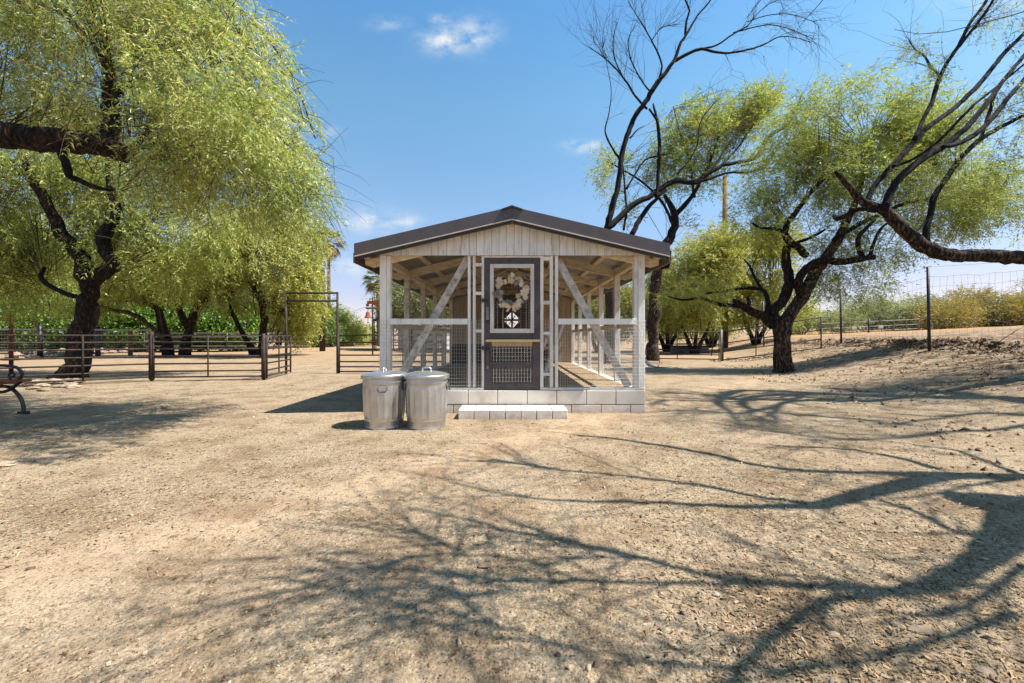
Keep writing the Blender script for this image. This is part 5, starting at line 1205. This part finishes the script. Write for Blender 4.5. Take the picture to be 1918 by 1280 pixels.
for k in range(72):
    a = 2*math.pi*k/72+.1*rr.randn(); 
    if 2.75 < a % 6.283 < 3.15: continue
    rd = .185+.03*rr.randn(); c = wc+np.array([rd*math.cos(a), -.012-.025*rr.rand(), rd*math.sin(a)])
    m = ['cream', 'greyp', 'cream', 'orange', 'cream', 'greyp', 'ribbon', 'ribbon', 'cream'][rr.randint(0, 9)]
    blossom(c, (.026+.022*rr.rand())*(1.5 if k % 9 == 0 else 1), m, {'cream': 'flower', 'orange': 'flower', 'greyp': 'pine_cone', 'ribbon': 'seed_pod'}[m])
bc = wc+np.array([0, -.055, -.2])
for s in (-1, 1):
    V = [bc, bc+[.05*s, -.02, .045], bc+[.125*s, -.01, .055], bc+[.13*s, 0, .0], bc+[.06*s, -.025, -.022], bc+[.02*s, .0, -.01], bc+[.11*s, .02, .03]]
    obj('bow_loop', V, [(0, 1, 6, 5), (1, 2, 6), (2, 3, 6), (3, 4, 6), (4, 5, 6), (0, 1, 2, 3, 4)], MAT['ribbon'], wr)
    V = [bc, bc+[.03*s, -.012, -.005], bc+[.075*s, -.008, -.06], bc+[.045*s, .0, -.075]]
    obj('bow_tail', V, [(0, 1, 2, 3)], MAT['ribbon'], wr)
V, Fc = tubev([wc+[0, .0, .185], (wc[0], Y0-.02, fz(503))], .003, 4); obj('hanger', V, Fc, MAT['silver'], wr)

# doorstep
st = thing('doorstep', (0, 5.2, 0), 'low whitewashed doorstep of seven blocks in front of the coop door', 'step')
xa = (857-CX)/146; wb = (1063-857)/146/7
for i in range(7):
    box('block', xa+wb*i+.004, xa+wb*(i+1)-.004, 5.11+.002*rng.rand(), 5.11+.395, -.05, .122-.002*rng.rand(), MAT['block'], st, .005)

# galvanised bins
def bin_(cx, cy, z0, label, tilt, seed, handle):
    t = thing('trash_can', (cx, cy, z0), label, 'trash can', 'galvanised cans by the coop door')
    H, rb, rt = .60, .222, .243
    def mod(a, z):
        if .125 < z < H-.115: return .042*max(0, math.sin(a*19))**.7 if math.sin(a*19) > 0 else 0
        return 0
    prof = [(.215, 0), (rb, .004), (rb, .02), (rb-.004, .03), (rb, .045), (rb+.001, .09), (rb+.006, .098), (rb+.001, .108)]
    for k in range(9): z = .118+(H-.10-.118-.002)*k/8; prof.append((rb+(rt-rb)*z/H, z))
    prof += [(rt-.004, H-.097), (rt, H-.07), (rt+.007, H-.06), (rt+.001, H-.05), (rt+.001, H-.03), (rt+.004, H-.018), (rt+.002, H-.008), (rt+.004, H)]
    V, Fc = lathev(prof, 152, cx, cy, z0, mod); obj('body', V, Fc, MAT['galv'], t, smooth=True)
    def tl(V):
        V = np.array(V)-[cx, cy, z0+H]; a, b = tilt; V[:, 2] += V[:, 0]*a+V[:, 1]*b; return V+[cx, cy, z0+H]
    lid = [(.262, -.03), (.268, -.028), (.266, .004), (.262, .012), (.25, .014), (.24, .020), (.225, .021), (.20, .030), (.165, .034), (.15, .041), (.08, .046), (.02, .048)]
    V, Fc = lathev(lid, 56, cx, cy, z0+H+.012); lo_ = obj('lid', tl(V), Fc, MAT['galv'], t, smooth=True)
    zz = z0+H+.055
    loop = [(cx-.05, cy, zz), (cx-.05, cy, zz+.03), (cx-.035, cy, zz+.045), (cx+.035, cy, zz+.045), (cx+.05, cy, zz+.03), (cx+.05, cy, zz)] if handle else [(cx, cy-.05, zz), (cx, cy-.05, zz+.03), (cx, cy-.03, zz+.042), (cx, cy+.03, zz+.042), (cx, cy+.05, zz+.03), (cx, cy+.05, zz)]
    V, Fc = tubev(loop, .012, 7); obj('lid_handle', tl(V), Fc, MAT['galv'], lo_, smooth=True)
    for ang in ((-1.35, 1.8) if not handle else (.05, 3.2)):
        ca, sa = math.cos(ang), math.sin(ang); R_ = rt+.004; tx_, ty_ = -sa, ca; q = lambda r_, s_, z: (cx+ca*(R_+r_)+tx_*s_, cy+sa*(R_+r_)+ty_*s_, z0+z)
        V, Fc = [], []
        pl = [q(.002, -.045, H-.09), q(.002, .045, H-.09), q(.002, .055, H-.115), q(.001, .03, H-.15), q(.001, -.03, H-.15), q(.002, -.055, H-.115)]
        pl += [q(.008, -.045, H-.09), q(.008, .045, H-.09), q(.008, .055, H-.115), q(.007, .03, H-.15), q(.007, -.03, H-.15), q(.008, -.055, H-.115)]
        hb = obj('handle_plate', pl, [(0, 1, 2, 3, 4, 5), (11, 10, 9, 8, 7, 6)]+[(i, 6+i, 6+(i+1) % 6, (i+1) % 6) for i in range(6)], MAT['galv'], t)
        V, Fc = tubev([q(.012, -.045, H-.10), q(.022, -.055, H-.135), q(.022, -.03, H-.16), q(.022, .03, H-.16), q(.022, .055, H-.135), q(.012, .045, H-.10)], .005, 6); obj('bail', V, Fc, MAT['black'], hb, smooth=True)
bin_((720-CX)/157-.005, 4.75, -.005, 'galvanised trash can with a tilted lid, left one of the pair by the coop', (.035, .0), 1, False)
bin_((798.5-CX)/157, 4.74, -.005, 'galvanised trash can with a level lid, right one of the pair next to the doorstep', (0, .0), 2, True)

# ------------------------------------------------------------------ pipe fencing
def fcol(D): return 0
def panel(name, p0, p1, zs, r, label, mids=(.5,), m='rust', ends=(True, True), group='pipe corral panels', sag=0, cat='fence panel', rr_=None):
    p0 = np.array(p0, float); p1 = np.array(p1, float)
    t = thing(name, p0, label, cat, group)
    for z in zs:
        V, Fc = tubev([p0+[0, 0, z], (p0+p1)/2+[0, 0, z-sag], p1+[0, 0, z]], r, 7); obj('rail', V, Fc, MAT[m], t, smooth=True)
    for f, on in [(0, ends[0]), (1, ends[1])]:
        if on:
            q = p0+(p1-p0)*f; V, Fc = tubev([q+[0, 0, min(zs)-.06], q+[0, 0, max(zs)+.02]], r*1.05, 7); obj('upright', V, Fc, MAT[m], t, smooth=True)
    for f in mids:
        q = p0+(p1-p0)*f; V, Fc = tubev([q+[0, -r*1.2, min(zs)], q+[0, -r*1.2, max(zs)]], r*.8, 6); obj('upright', V, Fc, MAT[m], t, smooth=True)
    return t
def fpost(name, x, y, z1, r, label, m='rust', z0=None, cap=False, group='fence posts', slim=7):
    zb = hz(x, y)-.1 if z0 is None else z0
    V, Fc = tubev([(x, y, zb), (x, y, z1)], r, slim); o = obj(name, V, Fc, MAT[m], None, smooth=True, loc=(x, y, zb)); tag(o, label, 'post', group); return o
RZ = [.10, .24, .42, .60, .78, .94, 1.10]
pA = np.array([(283-CX)*9.6/F, 9.6, 0]); pB = np.array([(493-CX)*9.9/F, 9.9, 0]); pC = np.array([(545-CX)*11.7/F, 11.7, 0]); pZ = np.array([-11.9, 7.3, 0])
panel('corral_panel', pZ, pA+[-.05, 0, 0], RZ, .02, 'rusty pipe panel in front of the gnarled mesquite at far left', mids=(.35, .72))
panel('corral_panel', pA+[.05, 0, 0], pB+[-.04, 0, 0], RZ, .02, 'rusty pipe panel between the clamped post and the yard corner', mids=(.5,))
panel('corral_panel', pB+[.05, .04, 0], pC+[-.0, -.05, 0], RZ, .022, 'short pipe panel running back from the yard corner to the gateway')
fpost('fence_post', pA[0], pA[1], 1.2, .035, 'thick rusty post with a clamp between the two left pipe panels')
fpost('fence_post', pB[0], pB[1], 1.16, .04, 'rusty post at the corner of the yard, front end of the short panel')
g = thing('arched_gateway', P(583, 700, 11.75)*[1, 1, 0], 'tall square rusty pipe gateway standing open left of the coop', 'gateway')
xl, xr_ = (535-CX)*11.75/F, (631-CX)*11.75/F
for x in (xl, xr_): V, Fc = tubev([(x, 11.75, -.1), (x, 11.75, 2.40)], .034, 8); obj('gate_post', V, Fc, MAT['rust'], g, smooth=True)
for z in (2.37, 2.14): V, Fc = tubev([(xl, 11.75, z), (xr_, 11.75, z)], .03, 8); obj('crossbar', V, Fc, MAT['rust'], g, smooth=True)
panel('corral_panel', (xr_+.08, 11.7, 0), (-2.05, 11.7, 0), [.06, .2, .35, .54, .72, .92, 1.13], .021, 'rusty pipe panel between the gateway and the side of the coop', mids=(.62,))
fpost('fence_post', xr_+.05, 11.68, 1.2, .035, 'post at the hinge of the right-hand pipe panel beside the gateway')
# loose panels stacked behind
panel('corral_panel', (-8.2, 24, 0), (-2.6, 25, 0), [.3, .6, .9, 1.2], .03, 'distant dark pipe panel behind the coop, left side', mids=(.3, .6), m='black')
pD = np.array([(1350-CX)*18/F, 18., 0]); pD[2] = hz(pD[0], 18)
pL = np.array([(1226-CX)*18.6/F, 18.6, 0])
panel('pipe_gate', pL, pD+[-.1, 0, 0], [.08, .28, .5, .75, 1.02, 1.32], .024, 'rusty pipe gate right of the coop behind the dark trunk', mids=(.35,), cat='gate', group='pipe panels right of the coop')
fpost('fence_post', pD[0], pD[1], 1.42, .05, 'paired steel posts at the right end of the pipe gate', 'silver', group='fence posts')
pE = P(1537, 635, 16.6); zE = hz(pE[0], pE[1]); pE[2] = zE
panel('corral_panel', pD+[.08, 0, 0], pE, [.05, .42, .80, 1.32-.0], .024, 'slanted pipe panel climbing the bank behind the forked mesquite', mids=(.35, .68), group='pipe panels right of the coop')
# far-left garden fence of wire and posts
for i, (px, D, top, m, lab) in enumerate([(20, 12.2, 588, 'redpost', 'red-painted iron post at the far left edge'), (74, 20, 605, 'black', 'dark timber post left of the gnarled mesquite'), (182, 21, 612, 'black', 'dark post right of the gnarled mesquite'), (243, 23, 616, 'pole', 'pale timber post behind the leaning limb')]):
    x = (px-CX)*D/F; fpost('fence_post', x, D, EYE-(top-CY)*D/F, .05 if i == 0 else .11, lab, m)
t = thing('wire_fence', ((75-CX)*20/F, 20, 0), 'low welded wire fence running behind the left tree', 'fence')
mb = MB()
xa_, xb_ = -30., -19.0
for z in np.arange(.1, 1.5, .15): mb.add(*tubev([(xa_, 19.6, z), (xb_, 21, z)], .006, 3, cap=False))
for k in range(90): x = xa_+(xb_-xa_)*k/89; mb.add(*tubev([(x, 19.6+1.4*k/89, 0), (x, 19.6+1.4*k/89, 1.45)], .004, 3, cap=False))
mb.build('wire_mesh', MAT['silver'], t, kind='stuff')
beam('top_rail', (xa_, 19.6, 1.5), (xb_, 21, 1.45), .06, .08, MAT['silver'], t)
t = thing('timber_arch', (-15.5, 12.2, 0), 'horizontal timber beam on the red post at the far left edge', 'beam')
beam('beam', (-17.5, 12.2, 1.62), (-15.25, 12.2, 1.60), .1, .1, MAT['pole'], t); beam('upper_beam', (-17.5, 12.2, 1.79), (-15.25, 12.2, 1.77), .07, .05, MAT['black'], t)
# dark pipe fence behind the hedge line
panel('corral_panel', (-24, 26, 0), (-13.5, 26.5, 0), [.5, .8, 1.1, 1.35], .03, 'long dark pipe fence in front of the citrus row', mids=(.25, .5, .75), m='silver')
# rocks edging the bed under the left tree
t = thing('rock_border', P(150, 672, 19.5)*[1, 1, 0], 'border of rounded pale rocks behind the left pipe panel', 'rock border')
rr = np.random.RandomState(31)
for k in range(150):
    u_ = rr.rand(); px = 22+u_*262; base = 676-u_*18; py = base-rr.rand()*5
    D = EYE*F/(py-CY); x = (px-CX)*D/F; s = (.12+.10*rr.rand())
    rock('rock', (x, D, s*.4+.25*rr.rand()*(k % 2)), (s*1.2, s, s*.8), MAT['rock'], t, 600+k)
t = thing('rock_border', P(90, 722, 9.2)*[1, 1, 0], 'scattered flat rocks under the left pipe panel beside the bench', 'rock border')
for k in range(55):
    u_ = rr.rand(); px = 4+u_*150; py = 722-u_*6+rr.randn()*2.5+(8 if k % 5 == 0 else 0)-(12 if k % 7 == 0 else 0)
    D = EYE*F/(py-CY); x = (px-CX)*D/F; s = .05+.05*rr.rand(); rock('rock', (x, D, s*.3), (s*1.5, s, s*.6), MAT['rock'], t, 800+k)
# rocks, roots and clods along the cut edge of the bank
CPOS, CS = [], []
rr = np.random.RandomState(77)
t = thing('bank_debris', (13, 12, 1), 'line of clods, rocks and exposed roots along the top edge of the bank', 'rock line')
for k in range(130):
    Yq = 7.2+rr.rand()**1.3*14; toe = 3.7+.36*Yq; x = toe+4.15+.32*rr.randn()
    s = (.02+.075*rr.rand()**3)*(1+.02*Yq); rock('rock', (x, Yq, hz(x, Yq)+s*.1), (s*(1+.6*rr.rand()), s, s*(.6+.5*rr.rand())), MAT['clod'], t, 1000+k)
mb = MB()
for k in range(30):
    Yq = 7.2+rr.rand()*12; toe = 3.7+.36*Yq; x = toe+4.0+.35*rr.randn(); z = hz(x, Yq)+.03; d = np.array([rr.randn()*.3, rr.randn(), .25*rr.randn()])
    dead_twigs(mb, (x, Yq, z), d, .3+.7*rr.rand(), .012, 1, rr, .1, .4, 2)
mb.build('roots', MAT['barkg'], t, kind='stuff')
# timber pole and trough
x, D = (1357-CX)*30/F, 30; zb = hz(x, D)
t = thing('utility_pole', (x, D, zb), 'tall brown timber pole standing among the yellow-green trees right of the coop', 'pole')
V, Fc = tubev([(x, D, zb-.2), (x, D, 6), (x, D, 13.2)], [.22, .2, .16], 12); obj('pole', V, Fc, MAT['pole'], t, smooth=True)
beam('steel_strap', (x-.1, D-.24, zb), (x-.1, D-.24, 3.2), .12, .03, MAT['rust'], t)
x, D = (603-CX)*31/F, 31
t = thing('utility_pole', (x, D, 0), 'dark timber pole seen through the square gateway', 'pole')
V, Fc = tubev([(x, D, -.2), (x, D, 6.5)], [.22, .17], 10); obj('pole', V, Fc, MAT['rust'], t, smooth=True)
D = 27; xl_, xr2 = (1258-CX)*D/F, (1322-CX)*D/F; zb = max(hz(xl_, D), hz(xr2, D))-.02
t = thing('water_trough', ((xl_+xr2)/2, D, zb), 'long dark blue-grey water trough behind the pipe gate', 'trough')
V, Fc = chamv(xl_, xr2, D-.4, D+.4, zb, zb+.5, .06); obj('basin', V, Fc, MAT['trough'], t)
mb = MB()
for a, b in ((0, .65),): mb.add(*tubev([(xl_+.15, D-.4, zb+.5), (xl_+.15, D-.4, zb+.68), (xl_+1.6, D-.4, zb+.68), (xl_+1.6, D-.4, zb+.5)], .02, 5))
mb.build('guard_rail', MAT['rust'], t)
box('rim', xl_-.03, xr2+.03, D-.43, D+.43, zb+.505, zb+.545, MAT['black'], t, .01)
x = (1331-CX)*23/F
V, Fc = tubev([(x, 23, -.1), (x+.25, 23, 2.0)], .03, 6); o = obj('leaning_stake', V, Fc, MAT['rust'], None, True, loc=(x, 23, 0)); tag(o, 'thin leaning stake behind the pipe gate, left of the timber pole', 'stake')
# flat rocks at the foot of the slanted panel
t = thing('rock_border', (10.3, 17, 0), 'few loose rocks at the foot of the slanted pipe panel', 'rock border')
for k in range(14):
    px = 1358+k*7+rr.randn()*3; c = groundpt(px, 675-.5*k+rr.randn()); s = .06+.12*rr.rand(); rock('rock', (c[0], c[1], c[2]+s*.3), (s*1.4, s, s*.6), MAT['rock'], t, 1300+k)

# wire deer fence on the bank
f1 = np.array([(1740-CX)*10.7/F, 10.7, 0]); f2 = np.array([(1575-CX)*17/F, 17., 0])
t = thing('wire_fence', (f1[0], f1[1], hz(f1[0], f1[1])), 'tall sagging wire stock fence strung between black steel posts along the bank', 'fence')
def fencewires(pa, pb, za, zb_, nh=9, nv=26, seed=0):
    rr = np.random.RandomState(seed); mb = MB(); pa = np.array(pa); pb = np.array(pb); ga, gb = hz(pa[0], pa[1]), hz(pb[0], pb[1])
    lines = []
    for j in range(nh):
        f = (j+.4)/(nh-.6); pts = []
        for k in range(13):
            s = k/12; q = pa+(pb-pa)*s; z = (ga+(za-ga)*f)*(1-s)+(gb+(zb_-gb)*f)*s-.28*f*s*(1-s)*(1 if j < nh-1 else .5)
            pts.append([q[0], q[1], z+.015*rr.randn()])
        lines.append(np.array(pts)); mb.add(*tubev(pts, .0035, 3, cap=False))
    for k in range(nv):
        s = (k+.5)/nv*12; i = int(s); f = s-i; col = [l[i]*(1-f)+l[min(i+1, 12)]*f+[.02*rr.randn(), 0, 0] for l in lines[:-1]]
        mb.add(*tubev(np.array(col), .0022, 3, cap=False))
    mb.build('wires', MAT['silver'], t, kind='stuff')
g1 = hz(f1[0], f1[1]); 
fencewires(f1[:3], f2[:3], 2.96, 3.05, seed=1)
f3 = np.array([15.2, 10.6, 0]); fencewires(f3[:3], f1[:3], 3.3, 2.96, seed=2, nv=22)
f4 = np.array([15.5, 24.5, 0]); fencewires(f2[:3], f4[:3], 3.05, 3.3, seed=3, nv=20)
for q, zt, r_ in ((f1, 2.96, .035), (f2, 3.14, .04), (f3, 3.4, .035), (f4, 3.3, .04)):
    V, Fc = tubev([(q[0], q[1], hz(q[0], q[1])-.3), (q[0]-.04, q[1], zt)], r_, 7); obj('post', V, Fc, MAT['black'], t, smooth=True)

# far fence with white signs
t = thing('wire_fence', (30, 44, 1.5), 'low grey fence in front of the far shrubs carrying small white signs', 'fence')
za_ = hz(24, 44)
mb = MB()
def PZ(px, D): x = (px-CX)*D/F; return np.array([x, D, hz(x, D)])
A_, B_ = PZ(1535, 40), PZ(1720, 40)
for k in range(9):
    q = A_+(B_-A_)*k/8; q[2] = hz(q[0], q[1]); V, Fc = tubev([q-[0, 0, .1], q+[0, 0, 1.1]], .035, 5); obj('post', V, Fc, MAT['silver'], t)
for z in (1.1, .6, .15): mb.add(*tubev([A_+[0, 0, z], B_+[0, 0, z]], .02, 4, cap=False))
mb.build('wires', MAT['silver'], t, kind='stuff')
for px, py in ((1599, 614), (1649, 612)):
    c = P(px, py, 39.8); o = box('sign', c[0]-.22, c[0]+.22, 39.78, 39.8, c[2]-.14, c[2]+.14, MAT['shed']); 
    tag(o, 'small white blank-looking sign on the far fence, '+('left one' if px < 1620 else 'right one'), 'sign', 'signs on the far fence')
x = (1626-CX)*39/F; fpost('fence_post', x, 39, hz(x, 39)+1.5, .07, 'short dark post between the two white signs', 'black')

# ------------------------------------------------------------------ beyond the gateway: white rail fence, bell stand, shed
D = 58; x0, x1 = (300-CX)*D/F, (740-CX)*D/F
t = thing('rail_fence', (x0, D, 0), 'white rail fence across the background left of the coop', 'fence')
for z in (.35, .75, 1.15): box('rail', x0, x1, D-.04, D+.04, z, z+.12, MAT['shed'], t)
n = 15
for k in range(n+1): x = x0+(x1-x0)*k/n; box('post', x-.08, x+.08, D-.1, D-.045, -.1, 1.35, MAT['shed'], t)
D = 34; xa, xb = (744-CX)*D/F, (836-CX)*D/F
t = thing('shed', ((xa+xb)/2, D, 0), 'long white shed with a flat dark roof seen through the left side of the coop', 'shed')
k = 0; x = xa
while x < xb-.01:
    box('wall_panel', x+.012, min(x+.8, xb)-.012, D, D+.06, -.05, 1.95, MAT['shed'], t); x += .8
box('wall', xa, xb, D+.07, D+2.5, -.05, 1.94, MAT['shed'], t); box('roof', xa-.6, xb+.4, D-.5, D+2.8, 1.98, 2.1, MAT['black'], t)
for px in (699-12, 740): x = (px-CX)*D/F
t = thing('awning', ((715-CX)*33/F, 33, 0), 'dark flat awning on thin posts beside the white shed', 'awning')
xa2, xb2 = (700-CX)*33/F, (738-CX)*33/F
box('roof', xa2, xb2+1.0, 32.5, 34.5, 2.42, 2.62, MAT['black'], t)
for x in (xa2+.1, xb2): V, Fc = tubev([(x, 32.7, -.1), (x, 32.7, 2.42)], .05, 6); obj('post', V, Fc, MAT['black'], t)
D = 24; c = P(697, 640, D); s = D/F
t = thing('bell_stand', (c[0], D, 0), 'black post carrying a cut-out tractor sign and a rusty hanging bell', 'bell stand')
V, Fc = tubev([(c[0]-.0, D, -.1), (c[0], D, P(0, 556, D)[2])], .045, 7); obj('post', V, Fc, MAT['black'], t, smooth=True)
q = P(697, 578, D); box('sign_board', q[0]-.38, q[0]+.38, D-.09, D-.05, q[2]-.05, q[2]+.06, MAT['pole'], t)
mb = MB()                                            # tractor silhouette: wheels, bonnet, cab, stack
def disc(cx_, cz_, r_, y): V, Fc = lathev([(r_*.55, -.02), (r_, -.02), (r_, .02), (r_*.55, .02)], 16, 0, 0, 0); return [(cx_+a, y+z, cz_+b) for a, b, z in V], Fc
w1 = P(688, 571.5, D); w2 = P(704, 568, D)
mb.add(*disc(w1[0], w1[2], .095, D-.06)); mb.add(*disc(w2[0], w2[2], .17, D-.06))
mb.add(*boxv(w1[0]-.02, w2[0]+.05, D-.075, D-.045, w1[2]+.05, w1[2]+.24)); mb.add(*boxv(w1[0]+.12, w1[0]+.15, D-.075, D-.045, w1[2]+.24, w1[2]+.42)); mb.add(*boxv(w2[0]-.1, w2[0]-.07, D-.075, D-.045, w1[2]+.24, w1[2]+.45)); mb.add(*boxv(w2[0]-.16, w2[0]+.1, D-.075, D-.045, w1[2]+.40, w1[2]+.44))
mb.build('tractor_sign', MAT['rustbell'], t)
b = P(691, 596, D); V, Fc = lathev([(.22, 0), (.2, .03), (.14, .16), (.11, .3), (.09, .36), (.03, .4)], 16, b[0], D-.25, b[2]-.02); obj('bell', V, Fc, MAT['rustbell'], t, smooth=True)
V, Fc = tubev([(b[0], D-.25, b[2]+.36), (b[0], D-.25, q[2]-.05)], .02, 5); obj('bell_hook', V, Fc, MAT['black'], t)
V, Fc = tubev([(b[0], D-.25, b[2]-.02), (b[0]+.0, D-.25, P(0, 636, D)[2])], .022, 5); obj('pull_rope', V, Fc, MAT['ribbon'], t)
mb = MB(); ar = [P(702+8*math.cos(a), 590+8*math.sin(a), D) for a in np.linspace(2.6, .4, 9)]; mb.add(*tubev(ar, .025, 5)); ar = [P(707+6*math.cos(a), 586+8*math.sin(a), D) for a in np.linspace(3.3, 1.2, 8)]; mb.add(*tubev(ar, .025, 5)); mb.build('scroll_bracket', MAT['black'], t)
cb = [P(697, 572, D), P(670, 580, 30), P(640, 590, 38), P(560, 612, 60)]; cb, rd = smooth_path(cb, [.012]*4, 3); V, Fc = tubev(cb, .015, 3); o = obj('power_cable', V, Fc, MAT['silver'], None); tag(o, 'thin cable sloping down behind the bell stand', 'cable')

# ------------------------------------------------------------------ bench at the left edge
t = thing('garden_bench', (-6.85, 4.9, 0), 'cast-iron and timber bench cut by the left edge with a scrolled arm', 'bench')
def BP(u_, z, yy): return (-6.74-u_, yy, z)
for yy in (5.5, 3.95):
    mb = MB()
    for L, r_ in (([BP(.0, .02, yy), BP(.01, .12, yy), BP(.06, .24, yy), BP(.16, .34, yy), BP(.26, .38, yy), BP(.4, .37, yy)], .022), ([BP(.05, .44, yy), BP(.13, .38, yy), BP(.2, .33, yy), BP(.3, .3, yy), BP(.42, .3, yy), BP(.5, .16, yy), BP(.56, .02, yy)], .022)):
        p, r = smooth_path(L, [r_]*len(L), .03); mb.add(*tubev(p, r, 7))
    mb.add(*boxv(-6.80, -6.69, yy-.03, yy+.03, -.01, .035)); mb.add(*boxv(-7.36, -7.24, yy-.03, yy+.03, -.01, .035))
    mb.build('leg_frame', MAT['black'], t, smooth=False)
    L = [BP(.62, .62, yy), BP(.45, .66, yy), BP(.25, .665, yy), BP(.1, .64, yy), BP(.03, .57, yy), BP(.04, .5, yy), BP(.1, .46, yy)]
    sc = [BP(.16+.055*math.cos(a)*k, .53+.055*math.sin(a)*k, yy) for a, k in zip(np.linspace(-1.2, 5.5, 14), np.linspace(1, .25, 14))]
    mb = MB(); p, r = smooth_path(L, [.02]*7, .03); mb.add(*tubev(p, r, 7)); mb.add(*tubev(sc, .013, 6)); mb.build('arm_rest', MAT['black'], t)
for k in range(5):
    V, Fc = chamv(-6.74-.095*k-.085, -6.74-.095*k, 3.8, 5.6, .44+.0*k, .475, .006); obj('seat_slat', V, Fc, MAT['slat'], t)
for k in range(4):
    V, Fc = beamv((-7.32-.03*k, 3.8, .56+.1*k), (-7.32-.03*k, 5.6, .56+.1*k), .03, .08); obj('back_slat', V, Fc, MAT['slat'], t)
# small fallen bleached branch beside the coop
t = thing('fallen_branch', groundpt(1212, 692), 'bleached dead branch lying against the right side of the coop', 'branch')
mb = MB(); rr = np.random.RandomState(3); q = groundpt(1210, 690); 
V, Fc = tubev([q+[-.25, -.1, .75], q+[-.12, 0, .35], q+[.1, 0, .1], q+[.35, .05, .03]], [.03, .05, .06, .03], 7); mb.add(V, Fc); mb.build('limb', MAT['shed'], t)
mb = MB(); dead_twigs(mb, q+[.3, 0, .03], (1, 0, .05), .6, .02, 2, rr, 0, .4, 3); mb.build('twigs', MAT['twigd'], t, kind='stuff')
